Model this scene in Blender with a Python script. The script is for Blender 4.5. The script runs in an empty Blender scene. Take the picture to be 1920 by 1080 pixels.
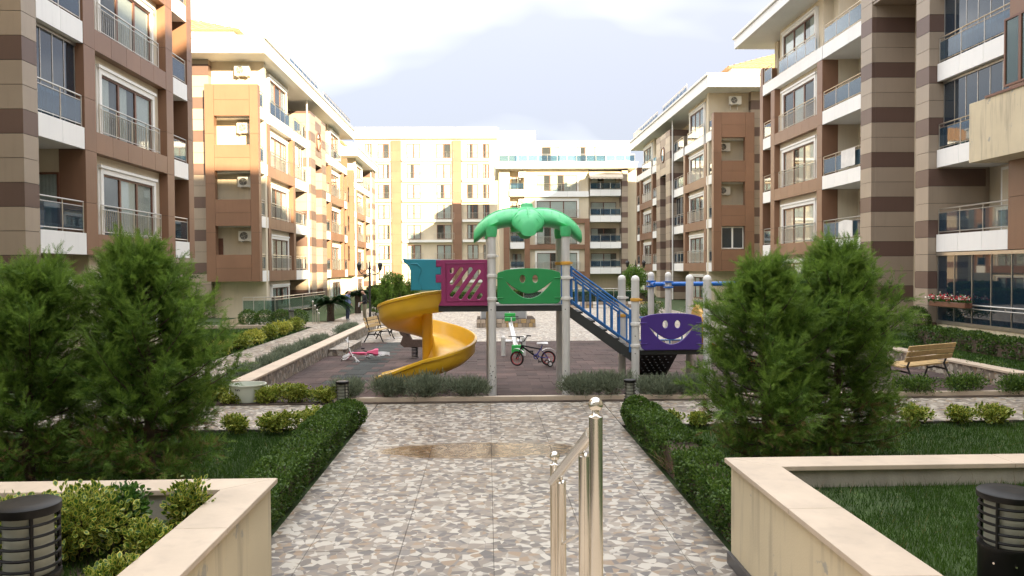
import bpy, bmesh, math, random
import numpy as np
from mathutils import Vector, Matrix
random.seed(7); rng = np.random.default_rng(11)
scene = bpy.context.scene
col = scene.collection
R = math.radians
# ------------------------------------------------------------------ camera
FPX = 1480.0
cam_d = bpy.data.cameras.new('camera'); cam = bpy.data.objects.new('camera', cam_d); col.objects.link(cam)
cam_d.sensor_width = 36; cam_d.lens = FPX / 1920 * 36
cam_d.clip_start = 0.05; cam_d.clip_end = 2000
CAMROT = Matrix.Rotation(R(-1.78), 3, 'Z') @ Matrix.Rotation(R(90 - 1.43), 3, 'X') @ Matrix.Rotation(R(-0.35), 3, 'Z')
CAMLOC = Vector((0, 0, 2.6))
cam.matrix_world = Matrix.Translation(CAMLOC) @ CAMROT.to_4x4()
scene.camera = cam
def ray(x, y): return CAMROT @ Vector(((x - 960) / FPX, (540 - y) / FPX, -1))
def G(x, y, z=0.0):            # pixel -> point on the level surface at height z
    r = ray(x, y); return CAMLOC + r * ((z - CAMLOC.z) / r.z)
def PD(x, y, d):               # pixel -> point at depth d along Y
    r = ray(x, y); return CAMLOC + r * (d / r.y)
def PXX(x, y, X):              # pixel -> point on the facade plane X
    r = ray(x, y); return CAMLOC + r * (X / r.x)
# ------------------------------------------------------------------ sky and sun
SUN_AZ, SUN_EL = R(25), R(14.5)          # behind the camera, to its right
SUN_DIR = Vector((math.sin(SUN_AZ) * math.cos(SUN_EL), -math.cos(SUN_AZ) * math.cos(SUN_EL), math.sin(SUN_EL)))
world = bpy.data.worlds.new('World'); scene.world = world; world.use_nodes = True
wt = world.node_tree; wt.nodes.clear()
def wn(t, **k):
    n = wt.nodes.new(t)
    for a, b in k.items(): setattr(n, a, b)
    return n
wo = wn('ShaderNodeOutputWorld'); bg = wn('ShaderNodeBackground'); bg2 = wn('ShaderNodeBackground'); mixw = wn('ShaderNodeMixShader')
sky = wn('ShaderNodeTexSky', sky_type='NISHITA', sun_disc=False, sun_elevation=SUN_EL, sun_rotation=math.atan2(SUN_DIR.x, SUN_DIR.y))
sky.air_density = 1.0; sky.dust_density = 1.5; sky.ozone_density = 1.2
bg.inputs['Strength'].default_value = 0.12
wt.links.new(sky.outputs[0], bg.inputs['Color'])
tc = wn('ShaderNodeTexCoord'); mp = wn('ShaderNodeMapping'); mp.inputs['Scale'].default_value = (1.0, 1.0, 2.6); mp.inputs['Location'].default_value = (4.17, 3.36, 0.42); mp.inputs['Rotation'].default_value = (0, 0, R(11))
nz = wn('ShaderNodeTexNoise'); nz.inputs['Scale'].default_value = 1.7; nz.inputs['Detail'].default_value = 4; nz.inputs['Roughness'].default_value = 0.5; nz.inputs['Distortion'].default_value = 0.3
cr = wn('ShaderNodeValToRGB'); ce = cr.color_ramp.elements; ce[0].position = 0.36; ce[1].position = 0.70; cm = ce.new(0.52)
ce[0].color = (0.160, 0.162, 0.186, 1); cm.color = (0.30, 0.30, 0.31, 1); ce[2].color = (1.0, 0.975, 0.935, 1)
wt.links.new(tc.outputs['Generated'], mp.inputs['Vector']); wt.links.new(mp.outputs[0], nz.inputs['Vector']); wt.links.new(nz.outputs['Fac'], cr.inputs['Fac'])
sz_ = wn('ShaderNodeSeparateXYZ'); ov = wn('ShaderNodeMapRange'); ov.inputs['To Min'].default_value = 0.46; ov.inputs['To Max'].default_value = 1.38   # overcast law: (1 + 2 sin h) / 3
wt.links.new(tc.outputs['Generated'], sz_.inputs[0]); wt.links.new(sz_.outputs[2], ov.inputs['Value']); wt.links.new(ov.outputs[0], bg2.inputs['Strength'])
wt.links.new(cr.outputs['Color'], bg2.inputs['Color'])
mixw.inputs['Fac'].default_value = 0.955
wt.links.new(bg.outputs[0], mixw.inputs[1]); wt.links.new(bg2.outputs[0], mixw.inputs[2]); wt.links.new(mixw.outputs[0], wo.inputs['Surface'])
sd = bpy.data.lights.new('sun', 'SUN'); sd.energy = 3.3; sd.angle = R(0.6); sd.color = (1.0, 0.80, 0.52)
sun = bpy.data.objects.new('sun', sd); col.objects.link(sun); sun.rotation_euler = SUN_DIR.to_track_quat('Z', 'Y').to_euler(); sun.location = (20, -40, 40)
vs = scene.view_settings; vs.view_transform = 'Standard'; vs.look = 'None'; vs.exposure = 2.80; vs.gamma = 1.0; vs.use_curve_mapping = False
scene.render.engine = 'CYCLES'
scene.cycles.max_bounces = 8; scene.cycles.transparent_max_bounces = 16; scene.cycles.transmission_bounces = 6
# ------------------------------------------------------------------ materials
M = {}
def nodes(name):
    m = bpy.data.materials.new(name); m.use_nodes = True; t = m.node_tree
    b = t.nodes['Principled BSDF']; M[name] = m
    return m, t, b
def inp(b, **k):
    names = dict(rough='Roughness', metal='Metallic', spec='Specular IOR Level', coat='Coat Weight', trans='Transmission Weight', sub='Subsurface Weight', sheen='Sheen Weight')
    for a, v in k.items(): b.inputs[names[a]].default_value = v
def rgb(c): return (c[0], c[1], c[2], 1)
def mul(c, f): return tuple(min(1, x * f) for x in c)
def solid(name, c, rough=0.6, var=0.10, scale=3.0, objvar=0.0, bump=0.0, bscale=60, dirt=0.0, patch=False, **k):
    """base colour with soft large scale blotches, per object shade, weather streaks and fine bump"""
    m, t, b = nodes(name); inp(b, rough=rough, **k)
    geo = t.nodes.new('ShaderNodeNewGeometry')
    n = t.nodes.new('ShaderNodeTexNoise'); n.inputs['Scale'].default_value = scale; n.inputs['Detail'].default_value = 5
    t.links.new(geo.outputs['Position'], n.inputs['Vector'])
    r = t.nodes.new('ShaderNodeValToRGB'); r.color_ramp.elements[0].position = .3; r.color_ramp.elements[1].position = .7
    r.color_ramp.elements[0].color = rgb(mul(c, 1 - var)); r.color_ramp.elements[1].color = rgb(mul(c, 1 + var))
    t.links.new(n.outputs['Fac'], r.inputs['Fac']); out = r.outputs['Color']
    if dirt:
        mpg = t.nodes.new('ShaderNodeMapping'); mpg.inputs['Scale'].default_value = (5, 5, .5)
        n2 = t.nodes.new('ShaderNodeTexNoise'); n2.inputs['Scale'].default_value = 1.6; n2.inputs['Detail'].default_value = 7
        t.links.new(geo.outputs['Position'], mpg.inputs[0]); t.links.new(mpg.outputs[0], n2.inputs['Vector'])
        r2 = t.nodes.new('ShaderNodeValToRGB'); r2.color_ramp.elements[0].position = .52; r2.color_ramp.elements[1].position = .78
        r2.color_ramp.elements[0].color = (1, 1, 1, 1); r2.color_ramp.elements[1].color = (1 - dirt, 1 - dirt, 1 - dirt * .9, 1)
        mx = t.nodes.new('ShaderNodeMix'); mx.data_type = 'RGBA'; mx.blend_type = 'MULTIPLY'; mx.inputs['Factor'].default_value = 1
        t.links.new(n2.outputs['Fac'], r2.inputs['Fac']); t.links.new(out, mx.inputs['A']); t.links.new(r2.outputs['Color'], mx.inputs['B']); out = mx.outputs['Result']
    if patch:      # flaked spots where the grey plaster shows
        n5 = t.nodes.new('ShaderNodeTexNoise'); n5.inputs['Scale'].default_value = 1.9; n5.inputs['Detail'].default_value = 8; n5.inputs['Roughness'].default_value = .62
        t.links.new(geo.outputs['Position'], n5.inputs['Vector']); r5 = t.nodes.new('ShaderNodeValToRGB'); r5.color_ramp.elements[0].position = .635; r5.color_ramp.elements[1].position = .66
        t.links.new(n5.outputs['Fac'], r5.inputs['Fac']); mx5 = t.nodes.new('ShaderNodeMix'); mx5.data_type = 'RGBA'; mx5.inputs['B'].default_value = (.36, .34, .29, 1)
        t.links.new(r5.outputs['Color'], mx5.inputs['Factor']); t.links.new(out, mx5.inputs['A']); out = mx5.outputs['Result']
    if objvar:
        oi = t.nodes.new('ShaderNodeObjectInfo'); mr = t.nodes.new('ShaderNodeMapRange'); mr.inputs['To Min'].default_value = 1 - objvar; mr.inputs['To Max'].default_value = 1 + objvar
        t.links.new(oi.outputs['Random'], mr.inputs['Value'])
        hs = t.nodes.new('ShaderNodeHueSaturation'); t.links.new(mr.outputs[0], hs.inputs['Value']); t.links.new(out, hs.inputs['Color']); out = hs.outputs['Color']
    t.links.new(out, b.inputs['Base Color'])
    if bump:
        n3 = t.nodes.new('ShaderNodeTexNoise'); n3.inputs['Scale'].default_value = bscale; n3.inputs['Detail'].default_value = 4
        t.links.new(geo.outputs['Position'], n3.inputs['Vector'])
        bp = t.nodes.new('ShaderNodeBump'); bp.inputs['Strength'].default_value = bump; bp.inputs['Distance'].default_value = .01
        t.links.new(n3.outputs['Fac'], bp.inputs['Height']); t.links.new(bp.outputs[0], b.inputs['Normal'])
    return m
def leafmat(name, c0, c1, rough=.5, transl=.35):
    m = bpy.data.materials.new(name); m.use_nodes = True; t = m.node_tree; M[name] = m
    b = t.nodes['Principled BSDF']; inp(b, rough=rough, spec=.35)
    at = t.nodes.new('ShaderNodeAttribute'); at.attribute_name = 'rnd'
    r = t.nodes.new('ShaderNodeValToRGB'); r.color_ramp.elements[0].color = rgb(c0); r.color_ramp.elements[1].color = rgb(c1)
    t.links.new(at.outputs['Fac'], r.inputs['Fac']); t.links.new(r.outputs['Color'], b.inputs['Base Color'])
    tr = t.nodes.new('ShaderNodeBsdfTranslucent'); t.links.new(r.outputs['Color'], tr.inputs['Color'])
    mx = t.nodes.new('ShaderNodeMixShader'); mx.inputs[0].default_value = transl
    t.links.new(b.outputs[0], mx.inputs[1]); t.links.new(tr.outputs[0], mx.inputs[2]); t.links.new(mx.outputs[0], t.nodes['Material Output'].inputs['Surface'])
    return m
def glassmat(name, tint, opac, rough=.02, base=(.02, .025, .03), ior=1.6):
    """thin pane: tinted see-through, mirror reflection by Fresnel, a share of body colour"""
    m = bpy.data.materials.new(name); m.use_nodes = True; t = m.node_tree; M[name] = m
    b = t.nodes['Principled BSDF']; b.inputs['Base Color'].default_value = rgb(base); inp(b, rough=rough, spec=.5)
    tr = t.nodes.new('ShaderNodeBsdfTransparent'); tr.inputs['Color'].default_value = rgb(tint)
    gl = t.nodes.new('ShaderNodeBsdfGlossy'); gl.inputs['Roughness'].default_value = rough
    fr = t.nodes.new('ShaderNodeFresnel'); gb = t.nodes.new('ShaderNodeNewGeometry'); mi = t.nodes.new('ShaderNodeMapRange'); mi.inputs['To Min'].default_value = ior; mi.inputs['To Max'].default_value = 1 / ior; t.links.new(gb.outputs['Backfacing'], mi.inputs['Value']); t.links.new(mi.outputs[0], fr.inputs['IOR'])
    m1 = t.nodes.new('ShaderNodeMixShader'); m1.inputs[0].default_value = opac
    t.links.new(tr.outputs[0], m1.inputs[1]); t.links.new(b.outputs[0], m1.inputs[2])
    m2 = t.nodes.new('ShaderNodeMixShader'); t.links.new(fr.outputs[0], m2.inputs[0]); t.links.new(m1.outputs[0], m2.inputs[1]); t.links.new(gl.outputs[0], m2.inputs[2])
    t.links.new(m2.outputs[0], t.nodes['Material Output'].inputs['Surface'])
    return m
solid('cream', (.60, .52, .385), .8, .05, .8, bump=.15, dirt=.10)
solid('cream_wall', (.58, .50, .345), .75, .07, 1.2, bump=.12, dirt=.34, patch=True)
solid('white', (.80, .80, .78), .45, .03, .8, objvar=.03, dirt=.06)
solid('trim_white', (.78, .77, .73), .55, .03, 1.0)
solid('brown', (.215, .115, .068), .42, .08, .7, objvar=.07, dirt=.08)
solid('tan', (.33, .268, .205), .42, .05, .7, objvar=.05, dirt=.08)
solid('dark_brown', (.125, .078, .062), .42, .06, .7, objvar=.06, dirt=.06)
solid('joint', (.05, .042, .038), .9)
solid('frame_brown', (.15, .062, .036), .4, .1, 8)
solid('interior', (.055, .05, .045), .9)
solid('curtain', (.62, .60, .55), .9, .06, 14, objvar=.12)
solid('ac_white', (.72, .71, .66), .5, .04)
solid('ac_dark', (.03, .03, .03), .6)
solid('steel', (.72, .69, .63), .22, .04, 6, metal=1.0)
solid('rail_steel', (.55, .52, .47), .32, .05, 6, metal=.9)
solid('black_metal', (.006, .006, .006), .45, .2, 8, spec=.25)
solid('lamp_iron', (.02, .019, .018), .5, .2, 8)
solid('frosted', (.34, .35, .29), .5, .06, 10)
solid('travertine', (.50, .41, .315), .5, .12, 2.2, objvar=.04, bump=.1, bscale=25, dirt=.12)
solid('grey_render', (.30, .28, .23), .9, .2, 3, bump=.3, dirt=.2)
solid('skirting', (.06, .06, .065), .4, .1, 4, objvar=.08)
solid('post_grey', (.60, .595, .57), .5, .05, 3, dirt=.22)
solid('cap_white', (.70, .69, .66), .4, .03)
solid('play_green', (.020, .26, .075), .42, .06, 4)
solid('roof_green', (.085, .54, .215), .42, .06, 3)
solid('play_magenta', (.26, .028, .115), .42, .06, 4)
solid('play_teal', (.022, .235, .31), .42, .06, 4)
solid('play_yellow', (.80, .47, .025), .34, .05, 3, coat=.2)
solid('play_purple', (.060, .028, .205), .42, .06, 4)
solid('play_orange', (.62, .33, .055), .42, .06, 4)
solid('play_red', (.60, .075, .015), .42, .06, 4)
solid('play_blue', (.022, .13, .37), .42, .08, 5)
solid('blue_bar', (.012, .14, .52), .35, .06, 5)
solid('deck_black', (.028, .030, .030), .6, .1, 5)
solid('wood', (.48, .335, .155), .55, .16, 9, objvar=.10)
solid('wood_grey', (.20, .18, .155), .7, .16, 9, objvar=.08)
solid('bark', (.085, .06, .042), .95, .25, 14, bump=.6)
solid('soil', (.065, .045, .032), 1, .3, 9, bump=.5, bscale=30)
solid('turf', (.034, .060, .014), 1, .35, 6, bump=.4, bscale=40)
solid('tub', (.50, .54, .46), .45, .05, 4)
solid('print_dark', (.05, .05, .05), .6)
solid('tyre', (.014, .014, .014), .8)
solid('bike_blue', (.030, .030, .19), .3)
solid('bike_red', (.45, .02, .03), .4)
solid('bike_pink', (.75, .10, .22), .4)
solid('bike_white', (.76, .76, .76), .4)
solid('seesaw_green', (.04, .42, .09), .4)
solid('cabinet', (.40, .42, .43), .35, .05, 2, metal=.3)
solid('roof_tile', (.46, .27, .12), .7, .12, 4)
solid('awning', (.62, .55, .45), .9, .1, 6)
solid('skin', (.45, .26, .18), .6); solid('hair', (.02, .015, .012), .7)
solid('shirt_blue', (.13, .17, .33), .85); solid('shirt_black', (.018, .018, .02), .85)
solid('jeans', (.055, .065, .115), .9); solid('khaki', (.24, .21, .14), .9); solid('shoe', (.5, .48, .45), .7)
solid('flower_red', (.55, .04, .06), .6); solid('flower_white', (.75, .72, .62), .6)
solid('towel', (.70, .68, .64), .9); solid('plastic_chair', (.42, .52, .62), .5)
solid('rattan', (.10, .065, .05), .8, .2, 20)
glassmat('window_glass', (.88, .92, .92), .03, ior=1.42)
glassmat('dark_glass', (.10, .14, .18), .70, base=(.012, .030, .050))
glassmat('rail_glass', (.40, .56, .68), .25, base=(.045, .10, .15), ior=1.7)
glassmat('green_glass', (.60, .76, .73), .14, base=(.09, .15, .14))
# conifers: young tips are lighter in nature
leafmat('conifer', (.034, .088, .014), (.205, .325, .050), .55, .45)
leafmat('conifer_dry', (.16, .085, .035), (.22, .14, .06), .8, .2)
leafmat('box_leaf', (.022, .060, .010), (.120, .200, .030), .4, .35)
leafmat('lavender_leaf', (.12, .155, .10), (.27, .31, .21), .7, .35)
leafmat('euonymus_green', (.022, .070, .012), (.095, .19, .028), .35, .35)
leafmat('euonymus_yellow', (.20, .26, .03), (.56, .52, .10), .4, .3)
leafmat('grass', (.020, .056, .006), (.064, .130, .016), .6, .4)
leafmat('grass_dry', (.16, .13, .05), (.28, .24, .11), .8, .3)
leafmat('palm_leaf', (.012, .040, .012), (.035, .085, .025), .4, .2)
leafmat('bright_leaf', (.06, .13, .02), (.16, .26, .04), .5, .4)
leafmat('dead_twig', (.10, .06, .035), (.22, .15, .09), .9, .1)
def mosaic(name, scale, wet=False, dull=1.0):
    """printed crazy-paving shards on a ceramic slab: angular cells in greys, white, sand"""
    m, t, b = nodes(name)
    geo = t.nodes.new('ShaderNodeNewGeometry')
    n0 = t.nodes.new('ShaderNodeTexNoise'); n0.inputs['Scale'].default_value = scale * .35; n0.inputs['Detail'].default_value = 1
    t.links.new(geo.outputs['Position'], n0.inputs['Vector'])
    va = t.nodes.new('ShaderNodeVectorMath'); va.operation = 'MULTIPLY_ADD'; va.inputs[1].default_value = (.012, .012, .012)
    t.links.new(n0.outputs['Color'], va.inputs[0]); t.links.new(geo.outputs['Position'], va.inputs[2])
    ids = []
    for off, rot, sc in ((0, .3, 1.0), (31.7, 1.1, .86)):
        mpg = t.nodes.new('ShaderNodeMapping'); mpg.inputs['Location'].default_value = (off, off * .7, 0); mpg.inputs['Rotation'].default_value = (0, 0, rot)
        t.links.new(va.outputs[0], mpg.inputs[0])
        v = t.nodes.new('ShaderNodeTexVoronoi'); v.inputs['Scale'].default_value = scale * sc; v.inputs['Randomness'].default_value = 1
        t.links.new(mpg.outputs[0], v.inputs['Vector']); q0 = t.nodes.new('ShaderNodeSeparateColor'); t.links.new(v.outputs['Color'], q0.inputs[0]); ids.append(q0.outputs[0])
    cxy = t.nodes.new('ShaderNodeCombineXYZ'); t.links.new(ids[0], cxy.inputs[0]); t.links.new(ids[1], cxy.inputs[1])
    sep = t.nodes.new('ShaderNodeTexWhiteNoise'); sep.noise_dimensions = '2D'; t.links.new(cxy.outputs[0], sep.inputs['Vector'])
    r = t.nodes.new('ShaderNodeValToRGB'); r.color_ramp.interpolation = 'CONSTANT'
    cols = [(0, (.72, .66, .56)), (.23, (.36, .30, .24)), (.42, (.23, .195, .165)), (.56, (.46, .39, .31)), (.70, (.31, .275, .24)), (.80, (.42, .30, .19)), (.88, (.19, .17, .155)), (.94, (.56, .51, .43))]
    e = r.color_ramp.elements; e[0].position, e[0].color = 0, rgb(mul(cols[0][1], dull)); e[1].position, e[1].color = cols[1][0], rgb(mul(cols[1][1], dull))
    for p, c in cols[2:]:
        q = e.new(p); q.color = rgb(mul(c, dull))
    t.links.new(sep.outputs[0], r.inputs['Fac'])
    oi = t.nodes.new('ShaderNodeObjectInfo'); mr = t.nodes.new('ShaderNodeMapRange'); mr.inputs['To Min'].default_value = .93; mr.inputs['To Max'].default_value = 1.06
    n4 = t.nodes.new('ShaderNodeTexNoise'); n4.inputs['Scale'].default_value = .9; n4.inputs['Detail'].default_value = 6
    t.links.new(geo.outputs['Position'], n4.inputs['Vector'])
    ad = t.nodes.new('ShaderNodeMath'); ad.operation = 'MULTIPLY_ADD'; ad.inputs[1].default_value = .35; 
    t.links.new(n4.outputs['Fac'], ad.inputs[0]); t.links.new(mr.outputs[0], ad.inputs[2]); t.links.new(oi.outputs['Random'], mr.inputs['Value'])
    sb = t.nodes.new('ShaderNodeMath'); sb.operation = 'SUBTRACT'; sb.inputs[1].default_value = .17; t.links.new(ad.outputs[0], sb.inputs[0])
    hs = t.nodes.new('ShaderNodeHueSaturation'); t.links.new(sb.outputs[0], hs.inputs['Value']); t.links.new(r.outputs['Color'], hs.inputs['Color'])
    out = hs.outputs['Color']; inp(b, rough=.5, spec=.4)
    if wet:       # a puddle drying on the slabs
        sx = t.nodes.new('ShaderNodeSeparateXYZ'); t.links.new(geo.outputs['Position'], sx.inputs[0])
        def mth(op, a, bb=None, c=None):
            q = t.nodes.new('ShaderNodeMath'); q.operation = op
            for i, s in enumerate((a, bb, c)):
                if s is None: continue
                if isinstance(s, (int, float)): q.inputs[i].default_value = s
                else: t.links.new(s, q.inputs[i])
            return q.outputs[0]
        n5 = t.nodes.new('ShaderNodeTexNoise'); n5.inputs['Scale'].default_value = 1.3; n5.inputs['Detail'].default_value = 3
        t.links.new(geo.outputs['Position'], n5.inputs['Vector'])
        dx = mth('DIVIDE', mth('SUBTRACT', sx.outputs[0], -.12), 1.5); dy = mth('DIVIDE', mth('SUBTRACT', sx.outputs[1], 11.25), .52)
        dd = mth('ADD', mth('ADD', mth('MULTIPLY', dx, dx), mth('MULTIPLY', dy, dy)), mth('MULTIPLY', mth('SUBTRACT', n5.outputs['Fac'], .5), 1.1))
        mk = t.nodes.new('ShaderNodeMapRange'); mk.inputs['From Min'].default_value = 1.1; mk.inputs['From Max'].default_value = .75
        t.links.new(dd, mk.inputs['Value'])
        mx = t.nodes.new('ShaderNodeMix'); mx.data_type = 'RGBA'; mx.blend_type = 'MULTIPLY'; mx.inputs['B'].default_value = (.50, .40, .29, 1)
        t.links.new(mk.outputs[0], mx.inputs['Factor']); t.links.new(out, mx.inputs['A']); out = mx.outputs['Result']
        rr = t.nodes.new('ShaderNodeMapRange'); rr.inputs['To Min'].default_value = .5; rr.inputs['To Max'].default_value = .24
        t.links.new(mk.outputs[0], rr.inputs['Value']); t.links.new(rr.outputs[0], b.inputs['Roughness'])
    t.links.new(out, b.inputs['Base Color'])
    return m
mosaic('mosaic', 9.4, wet=True, dull=.56); mosaic('mosaic_small', 8.0, dull=.55); mosaic('mosaic_far', 7.5, dull=.62)
def rubber(name, c):
    m, t, b = nodes(name); inp(b, rough=.9)
    geo = t.nodes.new('ShaderNodeNewGeometry'); n = t.nodes.new('ShaderNodeTexNoise'); n.inputs['Scale'].default_value = 160; n.inputs['Detail'].default_value = 2
    t.links.new(geo.outputs['Position'], n.inputs['Vector'])
    n2 = t.nodes.new('ShaderNodeTexNoise'); n2.inputs['Scale'].default_value = .8; n2.inputs['Detail'].default_value = 6; t.links.new(geo.outputs['Position'], n2.inputs['Vector'])
    r = t.nodes.new('ShaderNodeValToRGB'); r.color_ramp.elements[0].color = rgb(mul(c, .6)); r.color_ramp.elements[1].color = rgb(mul(c, 1.4)); r.color_ramp.elements[0].position = .3; r.color_ramp.elements[1].position = .7
    t.links.new(n2.outputs['Fac'], r.inputs['Fac'])
    oi = t.nodes.new('ShaderNodeObjectInfo'); mr = t.nodes.new('ShaderNodeMapRange'); mr.inputs['To Min'].default_value = .72; mr.inputs['To Max'].default_value = 1.3
    hs = t.nodes.new('ShaderNodeHueSaturation'); t.links.new(oi.outputs['Random'], mr.inputs['Value']); t.links.new(mr.outputs[0], hs.inputs['Value']); t.links.new(r.outputs['Color'], hs.inputs['Color'])
    t.links.new(hs.outputs['Color'], b.inputs['Base Color'])
    bp = t.nodes.new('ShaderNodeBump'); bp.inputs['Strength'].default_value = .4; bp.inputs['Distance'].default_value = .004; t.links.new(n.outputs['Fac'], bp.inputs['Height']); t.links.new(bp.outputs[0], b.inputs['Normal'])
rubber('rubber_red', (.070, .043, .038)); rubber('rubber_dark', (.028, .033, .031))
# ------------------------------------------------------------------ helpers
def link(o, parent=None):
    col.objects.link(o)
    if parent is not None: o.parent = parent
    return o
def tag(o, label=None, cat=None, group=None, kind=None):
    for k, v in (('label', label), ('category', cat), ('group', group), ('kind', kind)):
        if v: o[k] = v
    return o
def empty(name, loc, label=None, cat=None, group=None, rz=0):
    o = bpy.data.objects.new(name, None); o.location = loc; o.rotation_euler = (0, 0, rz); o.empty_display_size = .2
    return tag(link(o), label, cat, group)
def wloc(parent):
    p = Vector((0, 0, 0))
    while parent is not None: p += Vector(parent.location); parent = parent.parent
    return p
class MB:
    def __init__(s): s.v = []; s.f = []; s.sm = False
    def add(s, vs, fs):
        b = len(s.v); s.v += [tuple(v) for v in vs]; s.f += [tuple(i + b for i in f) for f in fs]; return s
    def box(s, x0, x1, y0, y1, z0, z1):
        return s.add([(x0,y0,z0),(x1,y0,z0),(x1,y1,z0),(x0,y1,z0),(x0,y0,z1),(x1,y0,z1),(x1,y1,z1),(x0,y1,z1)],
                     [(0,3,2,1),(4,5,6,7),(0,1,5,4),(1,2,6,5),(2,3,7,6),(3,0,4,7)])
    def tube(s, pts, r, n=8, cap=True, closed=False):
        pts = [Vector(p) for p in pts]; m = len(pts); rs = r if isinstance(r, (list, tuple)) else [r] * m
        up = None; rings = []
        for i in range(m):
            if closed: d = (pts[(i + 1) % m] - pts[i - 1]).normalized()
            else: d = (pts[min(i + 1, m - 1)] - pts[max(i - 1, 0)]).normalized()
            if up is None: up = d.orthogonal().normalized()
            up = (up - d * up.dot(d)).normalized() if (up - d * up.dot(d)).length > 1e-5 else d.orthogonal().normalized()
            w = d.cross(up); rings.append([pts[i] + (up * math.cos(a) + w * math.sin(a)) * rs[i] for a in [2 * math.pi * k / n for k in range(n)]])
        vs = [p for rg in rings for p in rg]; fs = []
        for i in range(m if closed else m - 1):
            a, b = i * n, ((i + 1) % m) * n
            for k in range(n): fs.append((a + k, a + (k + 1) % n, b + (k + 1) % n, b + k))
        if cap and not closed: fs += [tuple(range(n - 1, -1, -1)), tuple((m - 1) * n + k for k in range(n))]
        return s.add(vs, fs)
    def lathe(s, prof, n=16, c=(0, 0, 0), cap=True):
        vs = [(c[0] + r * math.cos(2 * math.pi * k / n), c[1] + r * math.sin(2 * math.pi * k / n), c[2] + z) for r, z in prof for k in range(n)]; fs = []
        for i in range(len(prof) - 1):
            for k in range(n): fs.append((i * n + k, i * n + (k + 1) % n, (i + 1) * n + (k + 1) % n, (i + 1) * n + k))
        if cap: fs += [tuple(range(n - 1, -1, -1)), tuple((len(prof) - 1) * n + k for k in range(n))]
        return s.add(vs, fs)
    def loft(s, rings, cap=True, closed_ring=True):
        n = len(rings[0]); vs = [p for r in rings for p in r]; fs = []
        for i in range(len(rings) - 1):
            for k in range(n if closed_ring else n - 1): fs.append((i * n + k, i * n + (k + 1) % n, (i + 1) * n + (k + 1) % n, (i + 1) * n + k))
        if cap: fs += [tuple(range(n - 1, -1, -1)), tuple((len(rings) - 1) * n + k for k in range(n))]
        return s.add(vs, fs)
    def build(s, name, mat, parent=None, smooth=False, origin=None, bevel=0, angle=40):
        """vertices are in world space; the object's own origin goes to origin (or its parent's place)"""
        me = bpy.data.meshes.new(name); base = wloc(parent) if parent is not None else Vector((0, 0, 0))
        o_w = Vector(origin) if origin is not None else base
        me.from_pydata([(v[0] - o_w.x, v[1] - o_w.y, v[2] - o_w.z) for v in s.v], [], s.f); me.materials.append(M[mat] if isinstance(mat, str) else mat)
        bm = bmesh.new(); bm.from_mesh(me); bmesh.ops.recalc_face_normals(bm, faces=bm.faces); bm.to_mesh(me); bm.free()
        o = bpy.data.objects.new(name, me); o.location = o_w - base; link(o, parent)
        if smooth:
            for p in me.polygons: p.use_smooth = True
            me.set_sharp_from_angle(angle=R(angle))
        if bevel:
            b = o.modifiers.new('bevel', 'BEVEL'); b.width = bevel; b.segments = 2; b.limit_method = 'ANGLE'; b.angle_limit = R(40)
        return o
_cube = {}
def B(parent, name, mat, x0, x1, y0, y1, z0, z1):
    """a box piece: an object of its own that shares one cube mesh per material"""
    if mat not in _cube:
        me = bpy.data.meshes.new('block_' + mat)
        mb = MB().box(-.5, .5, -.5, .5, -.5, .5); me.from_pydata(mb.v, [], mb.f); me.materials.append(M[mat]); _cube[mat] = me
    o = bpy.data.objects.new(name, _cube[mat]); b = wloc(parent)
    o.location = Vector(((x0 + x1) / 2, (y0 + y1) / 2, (z0 + z1) / 2)) - b; o.scale = (max(abs(x1 - x0), .001), max(abs(y1 - y0), .001), max(abs(z1 - z0), .001))
    return link(o, parent)
def plate(outer, holes, thick, bevel=.008):
    """flat board with real holes; outline in (u, v); returns (verts, faces) with u, v, thickness axis"""
    cu = bpy.data.curves.new('plate', 'CURVE'); cu.dimensions = '2D'; cu.fill_mode = 'BOTH'; cu.extrude = thick / 2 - bevel; cu.bevel_depth = bevel; cu.bevel_resolution = 1; cu.offset = -bevel
    for loop in [outer] + holes:
        sp = cu.splines.new('POLY'); sp.points.add(len(loop) - 1); sp.use_cyclic_u = True
        for p, q in zip(sp.points, loop): p.co = (q[0], q[1], 0, 1)
    ob = bpy.data.objects.new('plate', cu); me = ob.to_mesh()
    vs = [tuple(v.co) for v in me.vertices]; fs = [tuple(p.vertices) for p in me.polygons]
    ob.to_mesh_clear(); bpy.data.objects.remove(ob); bpy.data.curves.remove(cu)
    return vs, fs
def ell(cx, cy, rx, ry, n=20): return [(cx + rx * math.cos(2 * math.pi * k / n), cy + ry * math.sin(2 * math.pi * k / n)) for k in range(n)]
def slot(ax, ay, bx, by, r, n=6):
    a = math.atan2(by - ay, bx - ax); p = []
    for k in range(n + 1): t = a - math.pi / 2 + math.pi * k / n; p.append((bx + r * math.cos(t), by + r * math.sin(t)))
    for k in range(n + 1): t = a + math.pi / 2 + math.pi * k / n; p.append((ax + r * math.cos(t), ay + r * math.sin(t)))
    return p
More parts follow.
